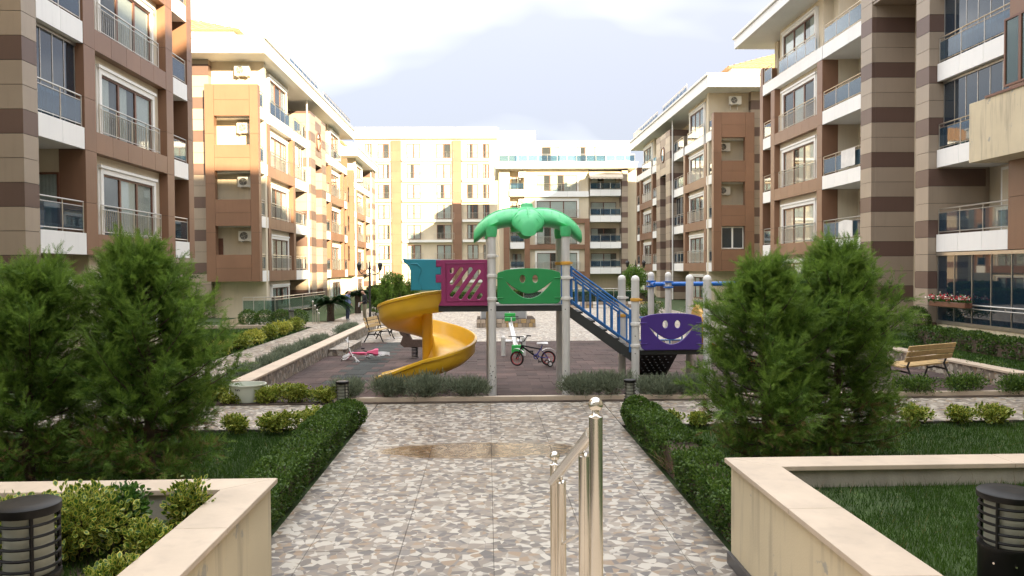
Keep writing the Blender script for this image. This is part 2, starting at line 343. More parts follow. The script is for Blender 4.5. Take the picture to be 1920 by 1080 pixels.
# ---- scattering of leaves: one joined mesh from a template
LEAF = (np.array([(0, 0, 0), (.5, .45, .10), (0, 1, 0), (-.5, .45, .10)], float), [(0, 1, 2), (0, 2, 3)], [0, 0])
BLADE = (np.array([(-.5, 0, 0), (.5, 0, 0), (.35, .6, .06), (-.35, .6, .06), (0, 1, .22)], float), [(0, 1, 2, 3), (3, 2, 4)], [0, 0])
VAR = (np.array([(0, 0, 0), (.38, .25, .06), (.5, .55, .10), (.25, .85, .06), (0, 1, 0), (-.25, .85, .06), (-.5, .55, .10), (-.38, .25, .06), (0, .08, .012), (.36, .52, .08), (0, .9, .012), (-.36, .52, .08)], float),
       [(8, 9, 10, 11), (0, 1, 9, 8), (1, 2, 9), (2, 3, 10, 9), (3, 4, 10), (4, 5, 10), (5, 6, 11, 10), (6, 7, 11), (7, 0, 8, 11)], [0, 1, 1, 1, 1, 1, 1, 1, 1])
def frond(n=5):
    v = [(-.03, 0, 0), (.03, 0, 0), (0, 1, .10)]; f = [(0, 1, 2)]
    for i in range(n):
        y = .04 + .76 * i / (n - 1); L = .42 * (1 - .5 * i / (n - 1))
        for sgn in (-1, 1):
            b = len(v); y2 = y + (.06 if sgn > 0 else 0)
            v += [(0, y2 - .05, .02), (sgn * .05, y2 + .13, .03), (sgn * L * .62, y2 + L * .9, .0 + .10 * (i % 2))]; f.append((b, b + 1, b + 2))
    return np.array(v, float), f, [0] * len(f)
FROND = frond()
TRI = (np.array([(-.5, 0, 0), (.5, 0, 0), (0, 1, .2)], float), [(0, 1, 2)], [0])
def scatter(name, P, D, N, S, tmpl, mats, parent=None, W=None, rnd=None, origin=None):
    tv, tf, tm = tmpl; P = np.asarray(P, float); n = len(P); S = np.broadcast_to(np.asarray(S, float), (n,)); W = S if W is None else np.broadcast_to(np.asarray(W, float), (n,))
    D = D / (np.linalg.norm(D, axis=1, keepdims=True) + 1e-9); X = np.cross(D, N); X /= np.linalg.norm(X, axis=1, keepdims=True) + 1e-9; Z = np.cross(X, D)
    V = P[:, None, :] + tv[None, :, 0:1] * X[:, None, :] * W[:, None, None] + tv[None, :, 1:2] * D[:, None, :] * S[:, None, None] + tv[None, :, 2:3] * Z[:, None, :] * S[:, None, None]
    k = len(tv); base = wloc(parent) if parent is not None else Vector((0, 0, 0)); ow = np.array(origin if origin is not None else base)
    V = V.reshape(-1, 3) - ow
    lt = np.array([len(f) for f in tf]); flat = np.array([i for f in tf for i in f])
    idx = (flat[None, :] + (np.arange(n) * k)[:, None]).ravel(); tot = np.tile(lt, n); st = np.concatenate(([0], np.cumsum(tot)[:-1]))
    me = bpy.data.meshes.new(name); me.vertices.add(len(V)); me.vertices.foreach_set('co', V.ravel().astype(np.float32))
    me.loops.add(len(idx)); me.loops.foreach_set('vertex_index', idx.astype(np.int32))
    me.polygons.add(len(tot)); me.polygons.foreach_set('loop_start', st.astype(np.int32)); me.polygons.foreach_set('material_index', np.tile(np.array(tm), n).astype(np.int32))
    rv = rng.random(n) if rnd is None else np.clip(rnd, 0, 1)
    a = me.attributes.new('rnd', 'FLOAT', 'POINT'); a.data.foreach_set('value', np.repeat(rv, k).astype(np.float32))
    for m in mats: me.materials.append(M[m])
    me.update(calc_edges=True)
    o = bpy.data.objects.new(name, me); o.location = Vector(ow) - base
    return link(o, parent)
def unit(n):
    v = rng.normal(size=(n, 3)); return v / np.linalg.norm(v, axis=1, keepdims=True)
# ------------------------------------------------------------------ setting
def sheet(name, mat, x0, x1, y0, y1, z):
    o = MB().add([(x0, y0, z), (x1, y0, z), (x1, y1, z), (x0, y1, z)], [(0, 1, 2, 3)]).build(name, mat)
    o['kind'] = 'structure'; return o
sheet('ground', 'turf', -400, 400, -300, 900, -.05)
def slabs(name, mat, xs, ys, zt=0.0, t=.04, gap=.005):
    x0, x1, y0, y1 = xs[0], xs[-1], ys[0], ys[-1]
    p = MB().box(x0, x1, y0, y1, -.2, zt - .012).build(name, 'joint', origin=(x0, y0, 0)); p['kind'] = 'structure'
    for a, b in zip(xs, xs[1:]):
        for c, d in zip(ys, ys[1:]):
            dz = random.uniform(-.0012, .0012)
            B(p, 'slab', mat, a + gap / 2, b - gap / 2, c + gap / 2, d - gap / 2, zt - t, zt + dz)
    return p
def steps(a, b, s): 
    n = max(1, round((b - a) / s)); return [a + (b - a) * i / n for i in range(n + 1)]
slabs('path', 'mosaic', [-2.12, -1.68, -.82, .04, .90, 1.76, 2.2], steps(5.5, 15.22, .86))
slabs('cross_path', 'mosaic', steps(-13.0, -2.13, .86), steps(12.95, 15.22, .8))
slabs('cross_path', 'mosaic', steps(2.21, 15.0, .86), steps(12.95, 15.22, .8))
slabs('side_path', 'mosaic_far', steps(-7.9, -6.1, .9), steps(15.24, 36, .9))
slabs('side_path', 'mosaic_far', steps(11.55, 13.2, .83), steps(15.24, 33, .9))
sheet('side_path', 'mosaic_far', -12.0, -3.5, 36.0, 39.5, -.004)
sheet('side_path', 'mosaic_far', -7.9, -6.1, 39.5, 70, -.006)
sheet('plaza', 'mosaic_far', -5.2, 11.3, 28.1, 51, -.002)
sheet('planting_bed', 'soil', -5.6, 11.4, 15.22, 15.52, .012)
sheet('planting_bed', 'soil', -6.1, -5.15, 15.3, 36, .03)
sheet('planting_bed', 'soil', 11.2, 11.55, 15.3, 33, .03)
# cream kerb along the playground
kb = MB().box(-3.0, 10.9, 15.38, 15.52, -.1, .09).build('kerb', 'travertine'); kb['kind'] = 'structure'
# playground rubber: tiles one by one near, joined beyond
pg = MB().box(-4.8, 10.9, 15.525, 28.1, -.2, -.008).build('playground_floor', 'joint', origin=(0, 16, 0)); pg['kind'] = 'structure'
ts = .5; tl = []
ny = int(12.6 / ts)
for j in range(ny):
    off = 0 if j % 2 else ts / 2
    for i in range(-1, 32):
        a = -4.8 + i * ts + off; b = a + ts; a = max(a, -4.8); b = min(b, 10.9)
        if b - a < .06: continue
        tl.append((a, b, 15.53 + j * ts, 15.53 + (j + 1) * ts))
def tile_in_view(t):
    cx, cy = (t[0] + t[1]) / 2, t[2]
    px = 914 + cx / cy * 1480
    return not (px > 1310 and px < 1720)
tl.sort(key=lambda t: (not tile_in_view(t), t[2]))
restA, restB = MB(), MB()
for q, (a, b, c, d) in enumerate(tl):
    dark = -3.72 < (a + b) / 2 < -2.95
    z = random.uniform(-.003, .004)
    if q < 300: B(pg, 'rubber_tile', 'rubber_dark' if dark else 'rubber_red', a + .004, b - .004, c + .004, d - .004, -.04, z)
    else: (restB if dark else restA).box(a + .004, b - .004, c + .004, d - .004, -.04, z)
for mb, mt in ((restA, 'rubber_red'), (restB, 'rubber_dark')):
    if mb.v: mb.build('rubber_tiles', mt, pg)['kind'] = 'stuff'
# low boundary walls of the playground: mosaic faced, stone coping
def low_wall(x0, x1, y0, y1, h, label):
    w = empty('low_wall', (x0, y0, 0), label, 'wall')
    MB().box(x0, x1, y0, y1, -.1, h).build('wall_body', 'mosaic_small', w)
    ys = steps(y0, y1, 1.3)
    for a, b in zip(ys, ys[1:]): B(w, 'coping', 'travertine', x0 - .04, x1 + .03, a + .002, b - .002, h + .002, h + .045)
low_wall(-5.12, -4.80, 15.95, 34, .33, 'low mosaic faced wall with cream coping left of the playground')
low_wall(10.92, 11.20, 15.95, 36, .33, 'low mosaic faced wall with cream coping right of the playground, by the lone bench')
pl = empty('tiled_plinth', (-4.6, 25, 0), 'small low tiled plinth against the left playground wall in front of the bench', 'plinth')
MB().box(-4.79, -4.28, 23.8, 26.8, 0.006, .17).build('plinth_body', 'mosaic_small', pl); B(pl, 'top_slab', 'mosaic_far', -4.79, -4.26, 23.78, 26.82, .172, .20)
# terrace and steps where the photographer stands
tr = MB().box(-1.8, 2.1, -6, 2.6, -.2, 1.05)
for i in range(6): tr.box(-1.8, 2.1, 2.6 + i * .48, 2.6 + (i + 1) * .48, -.2, 1.05 - .15 * (i + 1))
t_ = tr.build('terrace_steps', 'travertine'); t_['kind'] = 'structure'
# planter walls
def planter(sx, xin, xout, yb, h, soil, xfar, label):
    w = empty('planter_wall', (xout, yb, 0), label, 'planter wall')
    lo, hi = min(xin, xout), max(xin, xout)
    MB().box(lo + (0 if sx < 0 else .02), hi - (.02 if sx < 0 else 0), -2, yb - .02, -.1, h - .045).build('side_wall', 'cream_wall', w)
    a, b = (xfar, xin - .001) if sx < 0 else (xin + .001, xfar)
    MB().box(a, b, yb - .30, yb - .022, -.1, h - .046).build('back_wall', 'grey_render', w)
    # copings with a mitred corner
    z0, z1 = h - .043, h; xi = xin - .02 * sx * -1 if False else xin
    inner = xin + (.03 * sx); outer = xout - (.035 * sx) if sx < 0 else xout - .035
    outer = xout + (.035 if sx < 0 else -.035)
    yi = yb - .33
    def prism(pts, nm):
        n = len(pts); m = MB().add([(p[0], p[1], z0) for p in pts] + [(p[0], p[1], z1) for p in pts], [tuple(range(n)), tuple(range(n, 2 * n))] + [(i, (i + 1) % n, n + (i + 1) % n, n + i) for i in range(n)])
        m.build(nm, 'travertine', w, bevel=.006)
    ys = [-2, -.4, 1.15, 2.7, 4.15, 5.35]
    for p, q in zip(ys, ys[1:]): prism([(inner, p), (outer, p), (outer, q - .003), (inner, q - .003)], 'coping')
    prism([(inner, ys[-1]), (outer, ys[-1]), (outer, yb), (inner, yi)], 'coping')
    xs = [0, 2.0, 3.6, 5.2, 6.8, 8.4, 10]
    for i, (p, q) in enumerate(zip(xs, xs[1:])):
        X0, X1 = inner + sx * p, inner + sx * (q - .004)
        if i == 0: prism([(inner + sx * .001, yi), (outer + sx * .003, yb), (X1, yb), (X1, yi)], 'coping')
        else: prism([(X0, yi), (X0, yb), (X1, yb), (X1, yi)], 'coping')
    s = MB().add([(xin + sx * .0, -2, soil), (xfar, -2, soil), (xfar, yb - .3, soil), (xin, yb - .3, soil)], [(0, 1, 2, 3)]).build('planter_soil', 'turf' if sx > 0 else 'soil'); s['kind'] = 'structure'
    if sx > 0:
        for a_, b_ in zip(steps(0, yb, .6), steps(0, yb, .6)[1:]): B(w, 'skirting_tile', 'skirting', xout - .012, xout + .03, a_ + .002, b_ - .002, -.05, .10)
    return w
planter(-1, -2.1, -1.80, 6.62, .86, .60, -12, 'cream rendered planter wall with stone coping left of the path')
planter(1, 2.42, 2.10, 6.82, .93, .74, 13, 'cream rendered planter wall with stained face and stone coping right of the path')
# ------------------------------------------------------------------ buildings
class Fac:
    """a facade: u runs along the wall, n points out of it"""
    def __init__(s, kind, pos, root): s.k, s.p, s.r = kind, pos, root
    def ext(s, u0, u1, n0, n1):
        if s.k == 'L': return (s.p + n0, s.p + n1, u0, u1)
        if s.k == 'R': return (s.p - n1, s.p - n0, u0, u1)
        return (u0, u1, s.p - n1, s.p - n0)
    def pt(s, u, n, z):
        return Vector((s.p + n, u, z)) if s.k == 'L' else Vector((s.p - n, u, z)) if s.k == 'R' else Vector((u, s.p - n, z))
    def box(s, name, mat, u0, u1, z0, z1, n0, n1, parent=None):
        x0, x1, y0, y1 = s.ext(u0, u1, n0, n1); return B(parent or s.r, name, mat, x0, x1, y0, y1, z0, z1)
    def mb(s, m, u0, u1, z0, z1, n0, n1): x0, x1, y0, y1 = s.ext(u0, u1, n0, n1); return m.box(x0, x1, y0, y1, z0, z1)
    def window(s, u0, u1, z0, z1, n, panes=3, surround=.16, frame='frame_brown', glass='window_glass', curtain=True, name='window', fw=.06):
        f = MB()
        s.mb(f, u0, u1, z1 - fw, z1, n, n + .07); s.mb(f, u0, u1, z0, z0 + fw, n, n + .07)
        us = [u0 + (u1 - u0) * i / panes for i in range(panes + 1)]
        for i, u in enumerate(us):
            a, b = (u, u + fw) if i == 0 else (u - fw, u) if i == panes else (u - fw * .9, u + fw * .9)
            s.mb(f, a, b, z0 + fw, z1 - fw, n, n + .068)
        w = f.build(name, frame, s.r)
        s.box('interior', 'interior', u0 + fw * .5, u1 - fw * .5, z0 + fw * .5, z1 - fw * .5, n + .002, n + .008, w)
        for i in range(panes):
            a, b = us[i] + fw * .95, us[i + 1] - fw * .95
            s.box('pane', glass, a, b, z0 + fw, z1 - fw, n + .034, n + .040, w)
            if curtain and random.random() < .85: s.curt(a, b if random.random() < .7 else a + (b - a) * .55, z0 + fw, z1 - fw, n + .012, w)
        if surround:
            m = MB(); t = surround
            s.mb(m, u0 - t, u1 + t, z1 + .002, z1 + t, n - .01, n + .13); s.mb(m, u0 - t, u0 - .002, z0, z1, n - .01, n + .13); s.mb(m, u1 + .002, u1 + t, z0, z1, n - .01, n + .13)
            s.mb(m, u0 - t * 1.5, u1 + t * 1.5, z1 + t + .001, z1 + t + .09, n - .01, n + .17); s.mb(m, u0 - t * 1.5, u0 - t - .001, z0, z1 + t, n - .01, n + .08); s.mb(m, u1 + t + .001, u1 + t * 1.5, z0, z1 + t, n - .01, n + .08)
            m.build('window_surround', 'trim_white', w)
        return w
    def curt(s, a, b, z0, z1, n, parent):
        k = max(6, int((b - a) / .05)); p = []
        for i in range(k + 1):
            q = s.pt(a + (b - a) * i / k, n + (.006 if i % 2 else 0), z0); p.append(q)
        vs = p + [v + Vector((0, 0, z1 - z0)) for v in p]; MB().add(vs, [(i, i + 1, k + 2 + i, k + 1 + i) for i in range(k)]).build('curtain', 'curtain', parent)
    def rail(s, u0, u1, z0, n, h=.9, kind='metal', side=None):
        m = MB(); t = lambda a, b, r: m.tube([a, b], r, 6)
        t(s.pt(u0, n, z0 + h), s.pt(u1, n, z0 + h), .025); t(s.pt(u0, n, z0 + h - .13), s.pt(u1, n, z0 + h - .13), .014); t(s.pt(u0, n, z0 + .08), s.pt(u1, n, z0 + .08), .016)
        k = max(1, round((u1 - u0) / 1.1))
        for i in range(k + 1): u = u0 + (u1 - u0) * i / k; t(s.pt(u, n, z0), s.pt(u, n, z0 + h), .020)
        if kind == 'metal':
            q = max(2, int((u1 - u0) / .13))
            for i in range(1, q): u = u0 + (u1 - u0) * i / q; t(s.pt(u, n, z0 + .08), s.pt(u, n, z0 + h - .13), .009)
        o = m.build('railing', 'rail_steel', s.r)
        if kind != 'metal':
            for i in range(k): a, b = u0 + (u1 - u0) * i / k + .03, u0 + (u1 - u0) * (i + 1) / k - .03; s.box('glass_pane', kind, a, b, z0 + .11, z0 + h - .15, n - .005, n + .005, o)
        return o
    def stripes(s, u0, u1, z0, z1, n0, n1, phase=0, ch=.6, back=True):
        if back: s.box('joint_backing', 'joint', u0 + .02, u1 - .02, z0, z1, n0, n1 - .02)
        z = z0; i = phase
        while z < z1 - .05:
            e = min(z + ch, z1); s.box('stripe_panel', 'dark_brown' if i % 3 == 2 else 'tan', u0, u1, z + .007, e - .007, n0, n1); z = e; i += 1
    def panels(s, mat, u0, u1, z0, z1, n0, n1, du=1.0, dz=1.5, name='cladding_panel'):
        s.box('joint_backing', 'joint', u0 + .01, u1 - .01, z0 + .01, z1 - .01, n0, n1 - .025)
        ku, kz = max(1, round((u1 - u0) / du)), max(1, round((z1 - z0) / dz))
        for i in range(ku):
            for j in range(kz):
                s.box(name, mat, u0 + (u1 - u0) * i / ku + .006, u0 + (u1 - u0) * (i + 1) / ku - .006, z0 + (z1 - z0) * j / kz + .006, z0 + (z1 - z0) * (j + 1) / kz - .006, n0, n1)
    def band(s, u0, u1, z0, z1, n0, n1, du=1.3): s.panels('white', u0, u1, z0, z1, n0, n1, du, 5, 'white_panel')
    def bay(s, u0, u1, FL, ztop, brown, rn=-.30, bh=.62, panes=3, rk='metal', pil=(.62, .62), deep=-1.7, top_white=True, wpad=.75):
        """window bay: cream wall, windows with white surround; brown frame of panels on the floors in brown"""
        s.box('wall', 'cream', u0, u1, -.05, ztop, deep, rn)
        for i, f in enumerate(FL):
            z1 = (FL[i + 1] if i + 1 < len(FL) else ztop)
            s.window(u0 + wpad, u1 - wpad, f + .45, z1 - .52, rn, panes)
            if i in brown: s.panels('brown', u0, u1, f, f + bh, rn + .005, -.004, .95, 5)
            else: s.band(u0, u1, f, f + bh, rn + .005, .02, 1.6)
            s.rail(u0 + wpad - .35, u1 - wpad + .35, f + bh, -.10, .88, rk if i in brown else 'rail_glass')
        s.window(u0 + wpad, u1 - wpad, .35, FL[0] - .4, rn, panes, .1)
        for w, a in ((pil[0], u0 - pil[0]), (pil[1], u1)):
            if w: s.panels('brown', a, a + w, FL[0], FL[max(brown)] + 3.0 if max(brown) + 1 >= len(FL) else FL[max(brown) + 1], deep if False else -.75, 0, 3, 1.5)
    def balcony(s, u0, u1, FL, ztop, bh=.62, kind='rail_glass', deep=-1.7, door=True, enclosed=(), n1=0.0, cream_from=0):
        for i, f in enumerate(FL):
            z1 = (FL[i + 1] if i + 1 < len(FL) else ztop)
            s.box('slab', 'trim_white', u0, u1, f + .02, f + .26, deep, n1 - .14)
            s.band(u0, u1, f, f + bh, n1 - .12, n1, 1.4)
            if door: s.window(u0 + .3, u1 - .3, f + .27, f + 2.4, deep, 2, 0, curtain=True, name='balcony_door', glass='window_glass')
            s.rail(u0 + .05, u1 - .05, f + bh, n1 - .06, .88, kind)
            if i in enclosed:
                k = max(3, round((u1 - u0) / .62))
                for j in range(k): s.box('glazing_panel', 'dark_glass', u0 + (u1 - u0) * j / k + .008, u0 + (u1 - u0) * (j + 1) / k - .008, f + bh + .02, z1 - .08, n1 - .26, n1 - .25)
                m = MB(); s.mb(m, u0, u1, z1 - .08, z1 - .002, n1 - .30, n1 - .20); s.mb(m, u0, u1, f + bh - .02, f + bh + .02, n1 - .30, n1 - .20)
                for j in range(k + 1): u = u0 + (u1 - u0) * j / k; s.mb(m, max(u0, u - .012), min(u1, u + .012), f + bh + .02, z1 - .08, n1 - .275, n1 - .235)
                m.build('glazing_frame', 'rail_steel', s.r)
    def eave(s, u0, u1, z, over, deep, h=.55):
        x0, x1, y0, y1 = s.ext(u0, u1, deep, over); MB().box(x0, x1, y0, y1, z, z + h).build('eave', 'white', s.r, bevel=.02)
        x0, x1, y0, y1 = s.ext(u0 - .10, u1 + .1, deep, over + .10); MB().box(x0, x1, y0, y1, z + h + .001, z + h + .16).build('cornice', 'trim_white', s.r, bevel=.02)
def tile_roof(root, x0, x1, y0, y1, z, h):
    """hip roof with rows of pantiles"""
    cx, cy = (x0 + x1) / 2, (y0 + y1) / 2; q = min(x1 - x0, y1 - y0) / 2
    if x1 - x0 < y1 - y0: rdg = [(cx, y0 + q, z + h), (cx, y1 - q, z + h)]
    else: rdg = [(x0 + q, cy, z + h), (x1 - q, cy, z + h)]
    c = [(x0, y0, z), (x1, y0, z), (x1, y1, z), (x0, y1, z)]
    if x1 - x0 < y1 - y0: fs = [(0, 1, 4), (1, 2, 5, 4), (2, 3, 5), (3, 0, 4, 5)]
    else: fs = [(0, 1, 5, 4), (1, 2, 5), (2, 3, 4, 5), (3, 0, 4)]
    r = MB().add(c + rdg, fs + [(3, 2, 1, 0)]).build('roof', 'roof_tile', root)
    t = MB(); rows = 9
    for k in range(rows):       # courses on the two slopes seen from the court: front hip and inner side
        f = k / rows; zz = z + h * f + .03
        a = (x0 + q * f, y0 + q * f); b = (x1 - q * f, y0 + q * f); d = (x1 - q * f, y1 - q * f); e = (x0 + q * f, y1 - q * f)
        for p_, q_ in ((a, b), (b, d), (a, e)):
            n_ = max(2, int(math.hypot(q_[0] - p_[0], q_[1] - p_[1]) / .24)); ln = [(p_[0] + (q_[0] - p_[0]) * i / n_, p_[1] + (q_[1] - p_[1]) * i / n_, zz + (.05 if i % 2 else 0)) for i in range(n_ + 1)]
            t.tube(ln, .045, 5, cap=False)
    t.build('roof_tiles', 'roof_tile', r)['kind'] = 'stuff'
    return r
def ac_unit(label, x, y, z, face='-Y', s=1.0):
    a = empty('air_conditioner', (x, y, z), label, 'air conditioner', 'outdoor air conditioner units'); w, d, h = .80 * s, .30 * s, .56 * s
    T = {'-Y': Matrix.Identity(3), '+X': Matrix.Rotation(R(90), 3, 'Z'), '-X': Matrix.Rotation(R(-90), 3, 'Z')}[face]
    def put(name, mat, par, vs, fs, **k): return MB().add([Vector((x, y, z)) + T @ Vector(v) for v in vs], fs).build(name, mat, par, **k)
    b = MB().box(-w / 2, w / 2, -d / 2, d / 2, 0, h); put('casing', 'ac_white', a, b.v, b.f, bevel=.02)
    n = 20; cx, cz, rr = -.10 * s, h / 2, .22 * s
    g = MB().add([(cx + rr * math.cos(2 * math.pi * k / n), -d / 2 - .006, cz + rr * math.sin(2 * math.pi * k / n)) for k in range(n)] + [(cx + rr * math.cos(2 * math.pi * k / n), -d / 2 + .02, cz + rr * math.sin(2 * math.pi * k / n)) for k in range(n)], [tuple(range(n)), tuple(range(n, 2 * n))] + [(k, (k + 1) % n, n + (k + 1) % n, n + k) for k in range(n)])
    gr_ = put('fan_opening', 'ac_dark', a, g.v, g.f)
    m = MB()
    for q in (.06, .11, .16, .21): m.tube([(cx + q * s * math.cos(2 * math.pi * k / n), -d / 2 - .014, cz + q * s * math.sin(2 * math.pi * k / n)) for k in range(n)], .006 * s, 5, closed=True)
    for k in range(4): m.tube([(cx, -d / 2 - .014, cz), (cx + rr * math.cos(k * 1.57 + .4), -d / 2 - .014, cz + rr * math.sin(k * 1.57 + .4))], .006 * s, 5)
    put('fan_grille', 'ac_white', gr_, m.v, m.f)
    m = MB()
    for q in (-w * .3, w * .3): m.box(q - .02, q + .02, -d / 2 - .03, d / 2 + .12, -.05, -.005).box(q - .02, q + .02, d / 2 + .08, d / 2 + .12, -.3, -.05)
    put('bracket', 'ac_white', a, m.v, m.f)
    return a
# ---- left near building
L1 = empty('apartment_building', (-13, 25, 0), 'near left apartment building with brown framed windows and striped column', 'building'); F = Fac('L', -11.4, L1); FL = [3.06, 6.05, 9.04, 12.03]
F.box('wall', 'cream', 5, 31.0, -.05, 15.2, -12, -1.7)
F.stripes(19.9, 20.55, 0, 15.2, -6, 0, 1)
F.balcony(20.56, 22.88, FL, 15.2, enclosed=(1,), door=True)
F.bay(23.56, 28.68, FL, 15.2, (0, 1, 2, 3), pil=(.66, .62))
F.box('wall', 'cream', 22.95, 23.56, -.05, 15.2, -1.7, -.76); F.box('wall', 'cream', 28.68, 29.28, -.05, 15.2, -1.7, -.76)
Fe = Fac('F', 22.88, L1)          # balcony end wall with its door
for f in FL: Fe.window(-12.95, -12.15, f + .28, f + 2.35, -.07, 1, 0, name='balcony_door', glass='window_glass')
F.balcony(29.32, 30.66, FL, 15.2, door=False); F.panels('brown', 30.68, 31.2, FL[0], 15.2, -.8, 0, 3, 1.5); F.box('wall', 'cream', 30.6, 31.0, 0, 15.2, -1.7, -.81)
F.eave(4, 31.6, 15.2, .8, -12)
ac_unit('air conditioner under the near left balcony, left one of the pair', -11.85, 21.55, 2.25, '+X'); ac_unit('air conditioner under the near left balcony, right one of the pair', -11.85, 22.35, 2.15, '+X', .9)
for i, (y_, c_) in enumerate(((21.1, 'plastic_chair'),)):
    ch = empty('plastic_chair', (-11.95, y_, 3.32), 'pale blue plastic chair on the near left balcony', 'chair'); x_ = -11.95; z_ = 3.32
    for k in range(4): MB().tube([(x_ + (-.2 if k % 2 else .2), y_ + (-.2 if k < 2 else .2), z_), (x_ + (-.17 if k % 2 else .17), y_ + (-.17 if k < 2 else .17), z_ + .44)], .02, 6).build('leg', c_, ch)
    MB().box(x_ - .22, x_ + .22, y_ - .22, y_ + .22, z_ + .42, z_ + .46).build('seat', c_, ch, bevel=.015); MB().loft([[(x_ - .23 + .46 * j / 6, y_ + .20 + .05 * math.sin(j / 6 * 3.14) + t_, z_ + zz) for zz, t_ in ((.46, 0), (.9, .06), (.9, .085), (.46, .03))] for j in range(7)]).build('backrest', c_, ch); MB().box(x_ - .25, x_ - .2, y_ - .2, y_ + .22, z_ + .62, z_ + .66).box(x_ + .2, x_ + .25, y_ - .2, y_ + .22, z_ + .62, z_ + .66).build('armrest', c_, ch)
# ---- second left building
def block(label, side, X0, u0, FL, ze, screen_w, mirror_half=True, stripe_n=.3, short=False, acs=()):
    sg = -1 if side == 'L' else 1
    r = empty('apartment_building', (X0 + sg * 6, u0 + 8, 0), label, 'building'); F = Fac(side, X0, r)
    # screen of brown panels with square niches facing the camera
    E = Fac('F', u0, r); xs = sorted((X0, X0 + sg * screen_w)); a, b = xs; zb, zt = FL[0] + .02, FL[-1] + 1.75
    if side == 'L': o0, o1 = a + .50, b - .46
    else: o0, o1 = a + .55, b - .62
    ops = [(f + 1.48, f + 3.02) for f in FL[:3]]
    E.panels('brown', a, o0 - .001, zb, zt, -.45, 0, 3, 3.0); E.panels('brown', o1 + .001, b, zb, zt, -.45, 0, 3, 3.0)
    z = zb
    for lo, hi in ops + [(zt, zt)]: E.panels('brown', o0, o1, z, lo, -.45, 0, 4, .75 if lo - z > 1.2 else 3); z = hi
    F.box('wall', 'cream', u0 + 1.4, u0 + (25.5 if not short else 19), -.05, ze, -13, -1.7)           # core
    E.stripes(min(a, b) - (3 if side == 'L' else -screen_w), max(a, b) + (3 if side == 'R' else -screen_w), 0, ze, -3, -.7, 1)
    for f in FL: F.box('slab', 'trim_white', u0 + .46, u0 + 1.4, f + .02, f + .26, -screen_w, -.02)
    E.box('wall', 'cream', a, b, -.05, ze, -1.6, -1.2)
    u = u0 + .7
    if side == 'R': u = u0 + .45
    F.balcony(u0 + .46, u0 + 1.75, FL[:3], FL[3], door=False); F.band(u0 + .0 + .46, u0 + 1.75, FL[3], FL[3] + .62, -.12, .02); F.rail(u0 + .5, u0 + 1.7, FL[3] + .62, -.06, .88, 'rail_glass')
    u1 = u0 + 2.35
    F.bay(u1, u1 + 5.2, FL, ze, (0, 1, 2), pil=(.55, .55), panes=3)
    F.box('wall', 'cream', u1 - .56, u1, -.05, ze, -1.7, -.76); F.box('wall', 'cream', u1 + 5.2, u1 + 5.76, -.05, ze, -1.7, -.76)
    ub = u1 + 5.78; F.balcony(ub, ub + 3.1, FL, ze, enclosed=(1,) if side == 'R' else (2,))
    us = ub + 3.12
    if short: F.stripes(us, us + 2.2, 0, ze, -2, stripe_n, 1); uend = us + 2.2
    else:
        F.stripes(us, us + 1.5, 0, ze - .7, -2, stripe_n, 1); F.stripes(us + 3.6, us + 5.1, 0, ze - .7, -2, stripe_n, 1)
        F.stripes(us + 1.5, us + 3.6, ze - 4.1, ze - .7, -2, stripe_n - .01, 1); F.box('portal_wall', 'tan', us + 1.5, us + 3.6, 0, ze - 4.1, -2, -1.6)
        c = F.pt(us + 2.55, stripe_n, ze - 2.4); mb = MB(); ax = Vector((1, 0, 0)); 
        mb.tube([c + Vector((0, .62 * math.cos(k * .314), .62 * math.sin(k * .314))) for k in range(20)], .07, 8, closed=True); ow = mb.build('round_window', 'frame_brown', r, smooth=True)
        dsk = [c + Vector((-sg * .012, .60 * math.cos(k * .314), .60 * math.sin(k * .314))) for k in range(20)]; MB().add(dsk, [tuple(range(20))]).build('pane', 'dark_glass', ow)
        u2 = us + 5.12; F.balcony(u2, u2 + 3.0, FL, ze, enclosed=()); u3 = u2 + 3.6
        F.bay(u3, u3 + 5.0, FL, ze, (0, 1, 2), pil=(.55, .55)); F.box('wall', 'cream', u3 - .6, u3, -.05, ze, -1.7, -.76)
        F.balcony(u3 + 5.56, u3 + 6.8, FL[:3], FL[3], door=False); F.band(u3 + 5.0, u3 + 6.8, FL[3], FL[3] + .62, -.12, .02); uend = u3 + 7.2
        F.panels('brown', u3 + 6.82, uend, FL[0], FL[3] + 1.5, -.8, 0, 3, 1.5); F.box('wall', 'cream', u0 + 25, uend - .1, -.05, ze, -13, -1.7)
    F.eave(u0 - .6, uend + .4, ze, .55, -13.2, .75)
    F.rail(u0 + 6, min(uend, u0 + 14), ze + .91, .25, .75, 'rail_glass'); F.rail(u0 + 16, uend, ze + .91, .25, .75, 'rail_glass')
    xr = sorted((X0 + sg * 1.4, X0 + sg * 12)); tile_roof(r, xr[0], xr[1], u0 + 1.2, uend, ze + 1.76, 2.3); F.box('attic_wall', 'white', u0 + 1.5, uend - .3, ze + .9, ze + 1.75, -11.7, -1.7)
    m = MB(); m.tube([F.pt(us - .06, .10, .0), F.pt(us - .06, .10, ze)], .055, 8); m.build('drainpipe', 'trim_white', r, smooth=True)
    # penthouse dormer of white wall and glass
    F.box('penthouse_wall', 'white', u0 + 9, u0 + 15, ze + .9, ze + 2.9, -5, -1.6)
    # end wall window at top and ac units in the niches
    for i, (lo, hi) in enumerate(ops):
        if side == 'R' and i == 0:
            E.window(o0 + .04, o1 - .04, lo + .04, hi - .04, -.30, 2, 0, frame='trim_white', glass='dark_glass', curtain=False); continue
        xx = (o1 - .55) if side == 'L' else (o0 + .45); acs and ac_unit(acs[i], xx, u0 + 1.0, hi - .78)
    if len(acs) > 3: ac_unit(acs[3], (a + b) / 2 + .35, u0 + .9, ze - .85)
